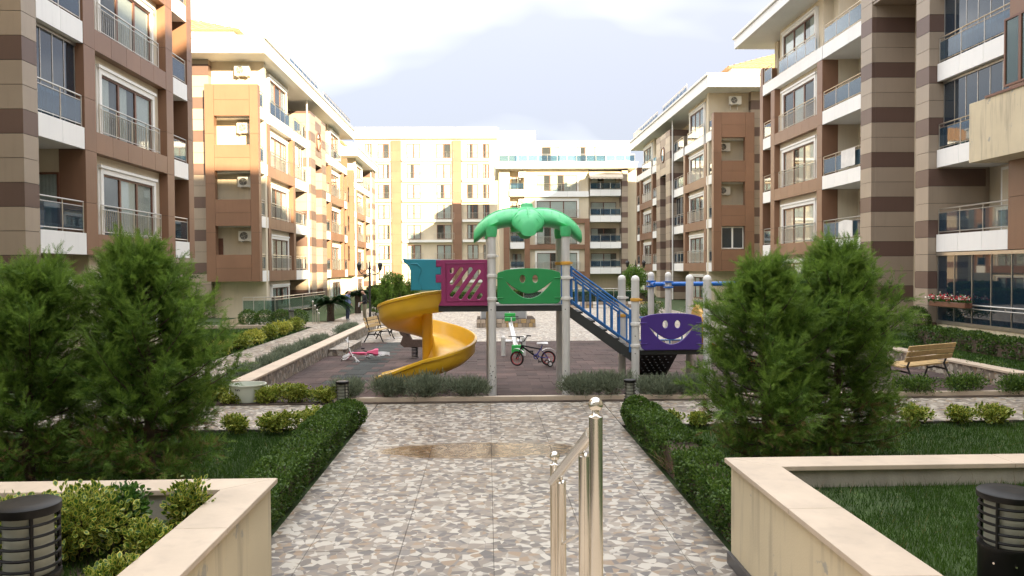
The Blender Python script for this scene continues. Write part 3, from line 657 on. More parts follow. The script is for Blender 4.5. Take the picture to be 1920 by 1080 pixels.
    E.box('side_door', 'frame_brown', a + (.2 if side == 'L' else screen_w - .5), a + (.5 if side == 'L' else screen_w - .2), FL[0] + .3, FL[0] + 2.4, -1.2, -1.15)
    return r, F, uend
L2, F2, _ = block('second left apartment building with a brown screen of square openings at its end', 'L', -12.25, 43.0, [1.95, 4.92, 7.86, 10.82], 14.06, 2.85, acs=('air conditioner in the lowest opening of the left brown screen', 'air conditioner in the middle opening of the left brown screen', 'air conditioner in the top opening of the left brown screen', 'air conditioner under the eave of the second left building'))
L3, F3, _ = block('third left apartment building, sunlit yellow, beyond the second', 'L', -13.5, 80.7, [1.95, 4.95, 7.9, 10.9], 14.0, 2.2, short=True, acs=('air conditioner in the lowest opening of the far left screen', 'air conditioner in the middle opening of the far left screen', 'air conditioner in the top opening of the far left screen'))
R2, F4, _ = block('second right apartment building with a brown end screen and a round window', 'R', 15.07, 52.2, [2.3, 5.25, 8.2, 11.12], 14.4, 2.75, acs=('air conditioner in the lowest opening of the right brown screen', 'air conditioner in the middle opening of the right brown screen', 'air conditioner in the top opening of the right brown screen', 'air conditioner under the eave of the second right building'))
# ---- right near building
R1 = empty('apartment_building', (20, 33, 0), 'near right apartment building with striped entrance portal and glazed balconies', 'building'); F = Fac('R', 15.6, R1); FL = [3.2, 6.17, 9.17, 12.2]; ZE = 15.3
F.box('wall', 'cream', 31.5, 44.5, -.05, ZE, -14, -1.7); F.box('wall', 'cream', -12, 27.6, -.05, ZE + 2, -14, -2.2); F.box('portal_wall', 'tan', 27.5, 31.6, -.05, ZE, -14, -1.95)
F.panels('brown', 44.3, 44.8, FL[0], 13.8, -.8, 0, 3, 1.5); F.box('wall', 'cream', 44.2, 44.7, -.05, ZE, -1.7, -.81)
F.balcony(43.1, 44.28, FL[:3], FL[3], door=False); F.bay(37.0, 42.5, FL, ZE, (0, 1, 2), pil=(.6, .58)); F.box('wall', 'cream', 36.4, 37.0, -.05, ZE, -1.7, -.76); F.box('wall', 'cream', 42.5, 43.1, -.05, ZE, -1.7, -.76)
F.band(42.5, 44.28, FL[3], FL[3] + .62, -.12, .02); F.rail(43.1, 44.2, FL[3] + .62, -.06, .88, 'rail_glass')
F.balcony(32.5, 36.38, FL, ZE, kind='rail_glass'); F.band(36.4, 37.0, FL[3], FL[3] + .62, -.12, .02)
F.stripes(31.55, 32.48, 0, 18, -2.0, .06, 0); F.stripes(27.4, 28.25, 0, 18, -2.0, .06, 2)
F.stripes(28.25, 31.55, 13.2, 18, -2.0, .05, 1); F.box('soffit', 'tan', 28.25, 31.55, 13.1, 13.19, -2.0, .02)
Fp = Fac('F', 31.55, R1); Fp.stripes(15.7, 17.6, 0, 13.1, -.1, .02, 0)
Fq = Fac('F', 27.4, R1); 
F.eave(36.0, 46.0, ZE, 1.1, -14.5, .55); F.eave(-12, 27.3, ZE + 2, .8, -14.5)
FR = [3.08, 6.04, 9.04, 12.04, 15.0]
F.balcony(23.55, 27.38, FR, 17.3, enclosed=(1, 2, 3), n1=-.22, deep=-2.2, door=False)
for f in FR[2:]: F.window(24.2, 26.8, f + .3, f + 2.4, -2.2, 3, 0, name='balcony_door')
F.panels('brown', 22.75, 23.52, FR[0], 17.3, -.9, -.2, 3, 1.5); F.box('wall', 'cream', 22.8, 23.5, -.05, 17.3, -2.2, -.91)
# built-in cupboard on the first floor balcony
F.box('cupboard', 'trim_white', 24.3, 26.2, 3.34, 5.9, -2.19, -1.75); F.box('cupboard_door', 'cream', 25.26, 26.1, 3.5, 5.8, -1.749, -1.735); F.box('cupboard_door', 'cream', 24.4, 25.24, 3.5, 5.8, -1.749, -1.735)
for u in (25.16, 25.34): F.box('cupboard_handle', 'black_metal', u - .015, u + .015, 4.55, 4.85, -1.734, -1.71)
# projecting parapet balcony nearer the camera
F.box('parapet', 'cream_wall', 19.0, 23.9, 5.75, 7.55, .55, .78); F.box('parapet_end', 'cream_wall', 23.70, 23.9, 5.752, 7.548, -2.0, .549); F.box('parapet_floor', 'cream', 19.0, 23.69, 5.76, 5.95, -2.2, .548); F.box('parapet_cap', 'frame_brown', 18.9, 23.1, 7.551, 7.62, .5, .82)
ow = F.window(21.2, 22.55, 7.75, 9.7, .55, 2, 0, name='open_sash', glass='green_glass', curtain=False)
# ground floor glazing
k = 9
for j in range(k):
    a_, b_ = 18.5 + 8.85 * j / k, 18.5 + 8.85 * (j + 1) / k; F.box('glazing_panel', 'dark_glass', a_ + .01, b_ - .01, .70, 2.95, -.30, -.285)
m = MB(); F.mb(m, 18.5, 27.36, 2.95, 3.06, -.36, -.22); F.mb(m, 18.5, 27.36, .58, .69, -.36, -.22)
for j in range(k + 1): u = 18.5 + 8.85 * j / k; F.mb(m, u - .010, u + .010, .69, 2.95, -.32, -.26)
m.build('glazing_frame', 'rail_steel', R1); F.box('plinth', 'cream_wall', 18.5, 27.36, -.05, .579, -2.2, -.25); F.box('floor', 'tan', 18.5, 27.36, .58, .62, -2.2, -.37)
F.rail(18.6, 25.3, .68, -.18, .8, 'metal') if False else None
m = MB(); m.tube([F.pt(18.6, -.14, 1.30), F.pt(27.0, -.14, 1.30)], .03, 8); m.tube([F.pt(18.6, -.14, 1.18), F.pt(27.0, -.14, 1.18)], .02, 8)
for u in (19.5, 21.5, 23.5, 25.3, 26.9): m.tube([F.pt(u, -.14, 1.18), F.pt(u, -.14, 1.30)], .02, 6); m.tube([F.pt(u, -.14, 1.2), F.pt(u, -.285, 1.2)], .012, 6)
m.build('window_rail', 'rail_steel', R1, smooth=True)
fb = empty('flower_box', (15.6, 26.2, 1.2), 'long box of red and white flowers on the rail of the ground floor glazing', 'flower box'); MB().box(15.46, 15.72, 25.1, 27.2, 1.20, 1.38).build('trough', 'frame_brown', fb, bevel=.02)
n = 700; P = np.stack([rng.normal(15.58, .09, n), rng.uniform(25.1, 27.2, n), 1.36 + np.abs(rng.normal(0, .09, n))], 1); scatter('leaves', P, unit(n) + np.array([0, 0, .5]), unit(n), .06, LEAF, ['euonymus_green'], fb)
for mt in ('flower_red', 'flower_white'):
    P = np.stack([rng.normal(15.54, .09, 130), rng.uniform(25.1, 27.2, 130), 1.45 + np.abs(rng.normal(0, .07, 130))], 1); scatter('blossoms', P, unit(130) + np.array([-.3, 0, .5]), unit(130), .07, LEAF, [mt], fb)
tw = empty('laundry_towel', (15.62, 33.6, 9.0), 'pale towel hung over the second floor balcony rail of the near right building', 'towel'); MB().loft([[F.pt(u, .02 + .02 * math.sin(u * 9) + t_, z) for z, t_ in ((6.9, 0), (7.64, 0), (7.64, .012), (6.9, .012))] for u in [33.0 + .12 * i for i in range(12)]]).build('cloth', 'towel', tw, smooth=True)
tw = empty('laundry_towel', (15.62, 33.4, 3.9), 'cream cloth drying on the first floor balcony rail of the near right building', 'towel'); MB().loft([[F.pt(u, .03 + t_, z) for z, t_ in ((3.86, 0), (4.62 - .12 * abs(u - 33.9), 0), (4.62 - .12 * abs(u - 33.9), .03), (3.86, .03))] for u in [33.2 + .12 * i for i in range(12)]]).build('cloth', 'towel', tw, smooth=True)
# ---- rear buildings
C1 = empty('apartment_building', (-8, 124, 0), 'tall pale apartment building closing the rear left of the court', 'building'); F = Fac('F', 118.0, C1)
zx = lambda z: (660 + z * .3147 - 914) * 118 / 1480
F.box('wall', 'cream', -19.5, 1.6, -.05, 23.6, -14, 0); F.box('wall', 'cream', 1.6, 7.5, -.05, 23.6, -14, -3)
for a_, b_ in ((245, 302), (605, 657)): F.panels('brown', zx(a_), zx(b_), 0, 21.6, .002, .35, 9, 1.5)
F.box('parapet', 'white', -19.8, 1.8, 21.9, 23.4, .002, .6)
for i in range(7):
    zt = 3.2 + 3.0 * i - .05
    for a_, b_ in ((90, 130), (165, 232), (335, 415), (510, 596), (690, 755), (785, 822)):
        F.window(zx(a_), zx(b_), zt - 2.15, zt, .0, 2, 0, frame='frame_brown', fw=.10); F.rail(zx(a_) - .4, zx(b_) + .4, zt - 2.2, .35, .95, 'metal')
    for a_, b_ in ((60, 240), (308, 600), (662, 826)): F.box('floor_band', 'trim_white', zx(a_), zx(b_), zt - 2.62, zt - 2.25, .002, .45)
C2 = empty('apartment_building', (9, 97, 0), 'white and brown apartment building at the rear right with dark deep balconies', 'building'); F = Fac('F', 91.0, C2); FL = [1.9, 4.85, 7.9, 10.9]
zx = lambda z: (660 + z * .3147 - 914) * 91 / 1480
F.box('wall', 'cream', zx(905), 18, -.05, 14, -12, -1.7); F.box('wall', 'cream', zx(1030), zx(1415), -.05, 14, -1.7, -.3); F.box('wall', 'cream', zx(880), zx(944), -.05, 14, -12, -.4)
F.panels('brown', zx(905), zx(940), 0, 8.2, -.39, 0, 4, 1.5)
for a_, b_ in ((1030, 1062), (1390, 1420)): F.panels('brown', zx(a_), zx(b_), 1.3, 8.3, -.29, 0, 3, 1.5)
for z0_, z1_ in ((1.4, 2.2), (4.75, 5.3), (7.75, 8.3)): F.panels('brown', zx(1062), zx(1390), z0_, z1_, -.29, -.005, 1.4, 3)
for i, f in enumerate(FL):
    F.window(zx(1105), zx(1345), f + .5, f + 2.45, -.3, 3); F.rail(zx(1085), zx(1365), f + .55, -.05, .85, 'metal')
F.balcony(zx(1422), zx(1608), FL, 14, enclosed=(), bh=.75)
F.balcony(zx(944), zx(1029), FL, 14, bh=.75); F.band(zx(1030), zx(1415), FL[3] - .1, FL[3] + .55, -.28, .02, 2.5)
F.stripes(zx(1612), zx(1648), 0, 14, -2, .1, 0)
F.eave(zx(860), 17.2, 14, .8, -12); F.box('penthouse_wall', 'white', 3.5, 17, 14.7, 17.6, -8, -2.5); F.window(6.5, 8.6, 14.8, 16.9, -2.5, 2, .1); F.window(10.5, 14.0, 14.8, 16.9, -2.5, 3, .1); F.rail(1.4, 17.0, 14.72, .5, .9, 'rail_glass')
aw = MB().loft([[F.pt(u, n_, z_) for n_, z_ in ((-.2, 13.7), (1.0, 13.0), (1.0, 12.72 if i % 2 else 12.80), (.97, 12.98), (-.2, 13.66))] for i, u in enumerate([zx(1415) + (zx(1612) - zx(1415)) * k_ / 16 for k_ in range(17)])]).build('awning', 'awning', C2)
ac_unit('air conditioner on the white wall of the rear right building, upper one', zx(1018), 90.6, 13.0, s=1.1); ac_unit('air conditioner on the white wall of the rear right building, lower one', zx(1018), 90.6, 8.3 + 1.6, s=1.1)
# ---- building behind the camera: throws the evening shade over the court
C0 = empty('apartment_building', (-8, -16, 0), 'apartment building behind the viewpoint shading the court', 'building')
B(C0, 'wall', 'cream', -34, 8.5, -24, -11, -.05, 18.9); B(C0, 'wall', 'cream', 8.501, 17.7, -24, -11.01, -.05, 23.4)
for i in range(6):
    for j in range(8):
        x_ = -31 + j * 5.6; B(C0, 'window', 'dark_glass', x_, x_ + 2.6, -11, -10.93, 1.2 + 3.3 * i, 3.2 + 3.3 * i)
    B(C0, 'floor_band', 'white', -34.1, 13.6, -11, -10.85, 3.5 + 3.3 * i, 4.1 + 3.3 * i)
# ------------------------------------------------------------------ plants
def conifer(label, base, H, Rm, seed, lean=(0, 0), nl=80, group='cypress trees beside the path', bare=.35):
    g = np.random.default_rng(seed)
    root = empty('cypress_tree', base, label, 'tree', group)
    tr = MB(); bx, by, bz = base
    tp = lambda t: Vector((bx + lean[0] * t + .05 * math.sin(4 * t + seed), by + lean[1] * t, bz + H * .93 * t))
    tr.tube([tp(t / 8) for t in range(9)], [.07 * (1 - t / 8.6) + .006 for t in range(9)], 8)
    P, D, N, S, Rn = [], [], [], [], []
    for i in range(nl):
        t = (i + .5) / nl; zf = .03 + .95 * t ** .92
        o = tp(zf)
        az = i * 2.399 + g.normal() * .35
        up = .10 + .85 * zf + g.normal() * .16
        zt = min(1, zf + .20 * up * (1 - zf) + .02)
        env = Rm * ((.74 + .26 * zt / .3) if zt < .3 else (1 - .15 * (zt - .3) / .3) if zt < .6 else .85 * max(.10, 1 - ((zt - .6) / .44) ** 1.4)) * g.uniform(.62, 1.14)
        L = max(.20, env)
        d = np.array([math.cos(az), math.sin(az), up]); d /= np.linalg.norm(d)
        e = np.array(o)
        L = L / max(.35, math.hypot(d[0], d[1]))
        if L > .95 * Rm / .6: L = .95 * Rm / .6
        if zf + L * d[2] / H > 1.06: L *= .7
        pts = [e + d * L * s + np.array([0, 0, -.10 * L * math.sin(s * 3.1)]) for s in (0, .35, .7, 1)]
        tr.tube(pts, [.016, .011, .007, .003], 5, cap=False)
        nt = int(12 + 18 * L / Rm)
        for j in range(nt):
            if zf < .24 and g.random() < .35: continue
            s = .18 + .82 * (j + g.random()) / nt
            p = e + d * L * s + np.array([0, 0, -.10 * L * math.sin(s * 3.1)])
            rd = g.normal(size=3); rd -= d * rd.dot(d); rd /= np.linalg.norm(rd)
            td = d * .75 + rd * .80 + np.array([0, 0, .34]); td /= np.linalg.norm(td)
            tl_ = (.36 - .12 * s) * g.uniform(.6, 1.3) * (Rm / 1.0) ** .5
            tone = g.normal() * .13
            ns = int((8 + 5 * g.random()) * min(1, .45 + Rm * .55))
            for k in range(ns):
                q = (k + .5) / ns
                dd = td * (.75 + .6 * q) + g.normal(size=3) * (.52 - .22 * q) + np.array([0, 0, .10])
                P.append(p + td * tl_ * q * .9 + g.normal(size=3) * .012); D.append(dd); N.append(g.normal(size=3) * .8 + np.array([0, 0, .8])); S.append(g.uniform(.085, .140) * (1.05 - .35 * q))
                Rn.append(.02 + .50 * q + .16 * s + .26 * g.random() + tone * 1.3 + .08 * zf)
    tr.build('trunk', 'bark', root)
    P = np.array(P); keep = P[:, 2] > bz + .02
    P, D, N, S, Rn = P[keep], np.array(D)[keep], np.array(N)[keep], np.array(S)[keep], np.array(Rn)[keep]
    scatter('crown', P, D, N, S, FROND, ['conifer'], root, rnd=Rn)
    m = g.random(len(P)) < .02
    if bare: 
        low = (P[:, 2] < bz + H * .3) & (g.random(len(P)) < .16); scatter('dry_sprays', P[low], D[low] + g.normal(size=D[low].shape) * .5, N[low], S[low] * 1.1, FROND, ['conifer_dry'], root)
    return root
conifer('broad cypress with a leaning top at the left edge, behind the left planter', (-5.35, 9.3, -.02), 2.74, 1.0, 3, (.15, 0), 115)
conifer('taller cypress nearest the left hedge and lawn, behind the left planter', (-3.98, 9.5, -.02), 3.02, .98, 5, (-.2, 0), 125)
conifer('cypress partly hiding the orange slide, left of the right hand pair', (3.55, 10.0, -.02), 2.74, .93, 8, (.05, .1), 112)
conifer('cypress nearer the lone bench, right of the right hand pair', (4.66, 10.6, -.02), 3.0, 1.03, 13, (.16, 0), 125)
# --- leafy volumes
def hedge(name, label, cat, x0, x1, y0, y1, h, n, leaf=.028, mat='box_leaf', group=None, z0=0, lump=.05, gapfn=None):
    root = empty(name, ((x0 + x1) / 2, (y0 + y1) / 2, z0), label, cat, group)
    MB().box(x0 + .07, x1 - .07, y0 + .07, y1 - .07, z0 - .02, z0 + h - .08).build('twigs', 'bark', root)
    A = [(y1 - y0) * h, (y1 - y0) * h, (x1 - x0) * h, (x1 - x0) * h, (x1 - x0) * (y1 - y0) * 1.3]; A = np.array(A) / sum(A)
    f = rng.choice(5, n, p=A); u, v = rng.random(n), rng.random(n)
    P = np.zeros((n, 3)); N = np.zeros((n, 3))
    for k, (ax, nx) in enumerate(((0, -1), (0, 1), (1, -1), (1, 1), (2, 1))):
        m = f == k
        P[m, 0] = x0 + (x1 - x0) * u[m]; P[m, 1] = y0 + (y1 - y0) * (v[m] if ax != 1 else u[m]); P[m, 2] = z0 + h * v[m]
        if ax == 0: P[m, 0] = x0 if nx < 0 else x1; P[m, 1] = y0 + (y1 - y0) * u[m]
        if ax == 1: P[m, 1] = y0 if nx < 0 else y1; P[m, 2] = z0 + h * v[m]
        if ax == 2: P[m, 2] = z0 + h
        N[m, ax] = nx
    # rounded, lumpy outline
    lumpv = lump * (np.sin(P[:, 1] * 5.1) * .5 + np.sin(P[:, 1] * 11.7 + P[:, 0] * 9) * .35 + np.sin(P[:, 2] * 13 + P[:, 1] * 3) * .3)
    P += N * (lumpv - rng.random(n) * .09)[:, None]
    c = np.stack([np.full(n, (x0 + x1) / 2), np.clip(P[:, 1], y0 + .2, y1 - .2), np.full(n, z0 + h * .55)], 1)
    q = (P - c) / np.array([(x1 - x0) / 2, .28, h * .5]); ov = np.maximum(0, np.linalg.norm(q, axis=1) - 1.12)
    P += (c - P) * (ov * .38)[:, None]
    P[:, 2] = np.maximum(P[:, 2], z0 + .01)
    if gapfn is not None:
        k = gapfn(P); P, N = P[k], N[k]; n = len(P)
    D = N * .55 + unit(n) * .8 + np.array([0, 0, .35]); NN = N + unit(n) * .6
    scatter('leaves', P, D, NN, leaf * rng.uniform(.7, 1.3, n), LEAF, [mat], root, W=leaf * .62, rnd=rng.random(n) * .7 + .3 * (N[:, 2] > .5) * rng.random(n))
    return root
def dead(P):
    return ~((P[:, 1] > 9.5) & (P[:, 1] < 10.0) & (rng.random(len(P)) < .9))
hedge('box_hedge', 'clipped dark green box hedge along the left edge of the path', 'hedge', -2.68, -2.13, 6.7, 12.9, .40, 30000, .040)
hr = hedge('box_hedge', 'clipped box hedge with a brown dead gap along the right edge of the path', 'hedge', 2.21, 2.76, 6.9, 12.7, .40, 30000, .040, gapfn=dead)
n = 260; P = np.stack([rng.uniform(2.22, 2.7, n), rng.uniform(9.4, 10.1, n), rng.uniform(.02, .1, n)], 1)
scatter('dead_twigs', P, unit(n) * .6 + np.array([-.15, 0, .9]), unit(n), rng.uniform(.18, .34, n), BLADE, ['dead_twig'], hr, W=.007)
def bush(name, label, cat, c, r, n, leaf, mats, tmpl=LEAF, wid=.6, group=None, lumps=7, up=.3, seed=0, droop=0, fill=.55):
    """a shrub of several overlapping leafy lobes on short stems"""
    g = np.random.default_rng(seed + int(abs(c[0]) * 100 + c[1] * 10)); root = empty(name, c, label, cat, group)
    st = MB(); P = []; D = []
    for k in range(lumps):
        a = g.uniform(0, 6.28); rr = g.uniform(.15, .62) if lumps > 1 else 0
        lc = np.array([c[0] + r[0] * rr * math.cos(a), c[1] + r[1] * rr * math.sin(a), c[2] + r[2] * g.uniform(.42, .66)]) if lumps > 1 else np.array([c[0], c[1], c[2] + r[2] * .5])
        lr = np.array(r) * (g.uniform(.40, .6) if lumps > 1 else 1) * np.array([1, 1, .78 if lumps > 1 else .5])
        m = n // lumps; u = g.normal(size=(m, 3)); u /= np.linalg.norm(u, axis=1, keepdims=True); rad = g.uniform(fill, 1.05, m)[:, None]
        P.append(lc + u * lr * rad); D.append(u)
        st.tube([(c[0], c[1], c[2] - .02), (lc[0] * .6 + c[0] * .4, lc[1] * .6 + c[1] * .4, c[2] + (lc[2] - c[2]) * .6), lc + np.array([0, 0, lr[2] * .5])], [.012, .008, .003], 5, cap=False)
    P = np.concatenate(P); U = np.concatenate(D); k = P[:, 2] > c[2] + .01; P, U = P[k], U[k]; n2 = len(P)
    st.build('stems', 'bark', root)
    DD = U * .7 + g.normal(size=(n2, 3)) * .45 + np.array([0, 0, up]); NN = U * .5 + g.normal(size=(n2, 3)) * .5 + np.array([0, 0, .5])
    zf = (P[:, 2] - c[2]) / max(r[2], .01)
    s = leaf * g.uniform(.7, 1.3, n2)
    scatter('leaves', P, DD, NN, s, tmpl, mats, root, W=s * wid, rnd=g.random(n2))
    return root
VM = ['euonymus_green', 'euonymus_yellow']
EG = 'variegated euonymus shrubs'
# near shrubs in the left planter
for i, (px, py, d, rx, rz, lab) in enumerate((
        (40, 905, 5.5, .40, .44, 'variegated euonymus shrub behind the near left bollard light'),
        (150, 900, 5.55, .40, .50, 'large variegated euonymus shrub at the back of the left planter'),
        (225, 930, 5.8, .22, .42, 'darker euonymus shrub right of the large one at the back of the left planter'),
        (362, 900, 5.95, .20, .44, 'euonymus shrub in the far right corner of the left planter'),
        (318, 945, 5.35, .19, .30, 'euonymus shrub beside the left coping, next to the corner one'),
        (262, 990, 4.75, .20, .29, 'euonymus shrub in the middle of the row along the left coping'),
        (180, 1040, 4.25, .21, .28, 'yellow edged euonymus shrub nearest the camera along the left coping'))):
    p = PD(px, py, d); X = min(p.x, -2.1 - rx * .9)
    bush('euonymus_shrub', lab, 'shrub', (X, d, .60), (rx, rx, rz), int(1300 * (rx / .25) ** 1.6), .046, VM if i != 2 else ['euonymus_green', 'euonymus_green'], VAR, .62, EG, lumps=9, seed=i, fill=.35)
# clipped shrub at the hedge ends
bush('box_ball', 'dark rounded shrub at the far end of the left hedge by the bollard', 'shrub', (-2.30, 12.95, 0), (.30, .30, .46), 6000, .032, ['box_leaf'], lumps=1, fill=.8)
bush('box_ball', 'small clipped box ball at the far end of the right hedge', 'shrub', (2.42, 12.75, 0), (.24, .24, .50), 5500, .03, ['box_leaf'], lumps=1, fill=.85)
# grey-green lavender between cross path and playground
k = 0
LB = (('left of the yellow slide foot, beside the bollard', -2.72, .26), ('under the lip of the yellow slide', -2.0, .34), ('in front of the yellow slide, middle of three', -1.25, .38), ('in front of the slide, next to the left tower post', -.45, .40),
      ('right of the right tower post', 1.85, .36), ('below the blue stair rail', 2.50, .40), ('in front of the purple panel, beside the bollard', 3.35, .36), ('below the purple panel, against the cypress', 3.95, .36))
for i, (w, x, r) in enumerate(LB):
    bush('lavender_bush', 'grey green lavender bush ' + w, 'shrub', (x, 15.55, .02), (r * 1.5, .32, .44 + .05 * (i % 3)), 4200, .085, ['lavender_leaf'], BLADE, .13, 'lavender bushes at the playground edge', lumps=11, up=.9, seed=i, fill=.2)
# lavender hedge above the left low wall
for i in range(9):
    y = 16.4 + i * 2.0
    if i in (6,): continue
    z = ['nearest the tub', 'second from the tub', 'third from the tub', 'fourth from the tub', 'fifth from the tub', 'sixth from the tub', '', 'beside the wooden bench', 'beside the grey bench'][i]
    bush('lavender_bush', 'grey green lavender clump above the left low wall, ' + z, 'shrub', (-5.62, y, .03), (.36, .95, .36 + .04 * (i % 2)), 4200, .10, ['lavender_leaf'], BLADE, .14, 'lavender clumps along the left low wall', lumps=13, up=.9, seed=i, fill=.2)
# variegated shrubs beyond the lawn and along the far side of the cross path
ev = [(-4.95, 15.36, .22, 'in front of the pale tub'), (-4.22, 15.5, .36, 'right of the pale tub'), (-3.65, 15.5, .38, 'in the row left of the bollard, middle'), (-3.1, 15.5, .34, 'in the row, nearest the bollard'), (-5.5, 15.6, .40, 'left of the pale tub'),
      (-4.05, 12.75, .30, 'yellow tipped, alone at the left corner of the lawn'), (-3.35, 12.75, .34, 'at the lawn edge, left of the pair by the hedge'), (-2.85, 12.8, .36, 'at the lawn edge, touching the box hedge'),
      (2.95, 12.75, .26, 'right of the box ball'), (3.45, 12.8, .24, 'left of the right hand cypresses'),
      (7.05, 12.75, .30, 'at the far edge of the right lawn, nearest the cypress'), (7.75, 12.75, .28, 'at the far edge of the right lawn, second from the cypress'), (8.35, 12.75, .30, 'at the far edge of the right lawn, third from the cypress'), (9.05, 12.8, .24, 'at the far edge of the right lawn, at the picture edge')]
for i, (x, y, r, w) in enumerate(ev):
    bush('euonymus_shrub', 'small euonymus shrub ' + w, 'shrub', (x, y, .0), (r * 1.05, r * .8, r * .95), int(1100 * (r / .3) ** 2), .055, VM if i % 3 != 1 else ['bright_leaf', 'euonymus_yellow'], VAR, .62, EG, lumps=7, seed=i + 40, fill=.4)
for i in range(7):      # yellow edging of the left lawn
    w = ['nearest the cypress', 'second from the cypress', 'third from the cypress', 'fourth from the cypress', 'fifth from the cypress', 'sixth from the cypress', 'farthest, by the small bollard'][i]
    bush('euonymus_shrub', 'bright yellow euonymus edging the left side path, ' + w, 'shrub', (-8.25, 22.5 + i * 1.9, 0), (.42, .75, .42 + .10 * (i > 3)), 1500, .085, ['euonymus_yellow', 'euonymus_yellow'] if i % 2 else VM, VAR, .62, EG, lumps=7, seed=i + 80, fill=.4)
for i in range(6):      # low shrubs around the lone bench
    w = ['left of its front', 'right of its front', 'farther right of it', 'at the picture edge in front of it', 'behind its right end', 'behind it at the picture edge'][i]
    x, y = [(8.6, 15.5), (9.6, 15.55), (10.5, 15.5), (11.4, 15.6), (11.4, 17.8), (11.45, 19.6)][i]
    bush('low_shrub', 'low dark green shrub near the lone bench, ' + w, 'shrub', (x, y, 0), (.55, .32 if i < 4 else .7, .42), 2200, .05, ['box_leaf'], LEAF, .5, 'low shrubs round the lone bench', lumps=9, up=.5, seed=i + 120, fill=.3)
for i in range(4): 
    bush('low_shrub', 'low dark shrub beside the right side path, ' + ['nearest the lone bench', 'second behind the lone bench', 'third behind the lone bench', 'farthest from the lone bench'][i], 'shrub', (11.42, 22.0 + 2.2 * i, 0), (.25, .9, .22), 1500, .06, ['box_leaf'], LEAF, .5, 'low shrubs round the lone bench', lumps=9, up=.5, seed=i + 130, fill=.3)
# hedge and cone in front of the right building
hedge('laurel_hedge', 'loose dark green hedge below the flower box of the right building', 'hedge', 14.5, 15.3, 17.0, 26.5, .50, 14000, .075, z0=0, lump=.12)
bush('cone_topiary', 'dark clipped cone shrub at the foot of the striped column', 'shrub', (15.3, 27.6, 0), (.42, .42, 1.15), 5000, .05, ['box_leaf'], lumps=1, fill=.8)
# --- grass
def grass(name, label, x0, x1, y0, y1, z, n, h, mats=('grass',), w=.006, dry=.03, fn=None):
    P = np.stack([rng.uniform(x0, x1, n), rng.uniform(y0, y1, n), np.full(n, z)], 1)
    if fn is not None: P = P[fn(P)]; n = len(P)
    D = unit(n) * .42 + np.array([0, 0, 1.]); s = h * rng.uniform(.5, 1.3, n)
    patch = .5 + .25 * np.sin(P[:, 0] * 2.3 + 1) * np.sin(P[:, 1] * 1.7) + rng.normal(size=n) * .2
    o = scatter(name, P, D, unit(n), s, TRI, ['grass'], W=w, rnd=patch, origin=(x0, y0, z)); tag(o, label, 'grass', kind='stuff')
    k = int(n * dry)
    if k: 
        q = rng.choice(n, k); o2 = scatter('dry_grass', P[q], unit(k) * .9 + np.array([0, 0, .5]), unit(k), s[q] * 1.2, TRI, ['grass_dry'], o, W=w)
    return o
def corner_bare(P):   # thin soil patch by the corner of the right planter
    return ~((np.hypot(P[:, 0] - 2.9, P[:, 1] - 6.2) < .45) & (rng.random(len(P)) < .45))
grass('grass', 'short lawn inside the right planter', 2.45, 6.5, 3.2, 6.5, .74, 60000, .05, w=.006, dry=.015, fn=corner_bare)
g_ = grass('grass', 'thin lawn inside the left planter', -5.5, -2.12, 3.4, 6.2, .60, 30000, .06, w=.006, dry=.03)
grass('grass', 'lawn between the left hedge and the left cypresses', -7.5, -2.7, 7.0, 12.9, -.05, 55000, .075, w=.009, dry=.01)
grass('grass', 'lawn beyond the right planter', 2.8, 11.5, 7.0, 12.9, -.05, 75000, .075, w=.009, dry=.02)
grass('grass', 'lawn beside the left side path', -14, -8.0, 20, 35.5, -.05, 30000, .10, w=.02, dry=.0)
grass('grass', 'lawn in front of the right building', 13.25, 15.6, 17, 33, -.05, 16000, .10, w=.02, dry=.0)
n = 30; P = np.stack([rng.uniform(2.6, 6.5, n), rng.uniform(6.3, 6.5, n), np.full(n, .74)], 1)
o = scatter('weeds', P, unit(n) * .7 + np.array([0, 0, .9]), unit(n), rng.uniform(.08, .2, n), BLADE, ['dead_twig'], W=.004, origin=(4, 6.4, .74)); tag(o, 'thin dry weed stalks along the right planter wall', 'weeds', kind='stuff')
# ------------------------------------------------------------------ play structure
PS = empty('play_structure', (.85, 16.7, 0), 'colourful play tower with green leaf roof, yellow spiral slide, smiling panels and blue railed stairs', 'play structure')
YF, YB = 16.1, 17.25
def post(x, y, h, rings=(), cap=True, r=.083):
    p = MB().lathe([(r, 0), (r, h)], 20, (x, y, 0)).build('post', 'post_grey', PS, smooth=True, origin=(x, y, 0))
    if cap: MB().lathe([(r + .004, h - .03), (r + .004, h), (r * .86, h + .045), (r * .5, h + .07), (.004, h + .08)], 20, (x, y, 0)).build('cap', 'cap_white', p, smooth=True)
    for z, m in rings:
        MB().lathe([(r, z - .035), (r + .018, z - .03), (r + .022, z), (r + .018, z + .03), (r, z + .035)], 20, (x, y, 0), cap=False).build('clamp_ring', m, p, smooth=True)
        lug = MB().box(x - .02 + r, x + .06 + r, y - .02, y + .02, z - .018, z + .018).build('clamp_lug', m, p)
    return p
post(.09, YF, 3.30, [(1.98, 'cap_white'), (2.45, 'cap_white'), (2.85, 'cap_white')], False)
post(1.60, YF, 3.30, [(1.98, 'cap_white'), (2.40, 'cap_white'), (2.70, 'play_orange')], False)
post(.05, YB, 3.30, [(2.4, 'cap_white')], False); post(1.58, YB, 3.30, [(2.70, 'play_orange')], False)
post(3.03, YF, 2.36, [(1.94, 'play_orange'), (1.44, 'cap_white'), (1.00, 'cap_white')])
post(2.95, YB, 2.36, [(1.94, 'cap_white'), (1.55, 'play_orange')])
post(4.52, YF, 2.36, [(1.60, 'cap_white')]); post(4.45, YB, 2.36, [(1.5, 'cap_white')])
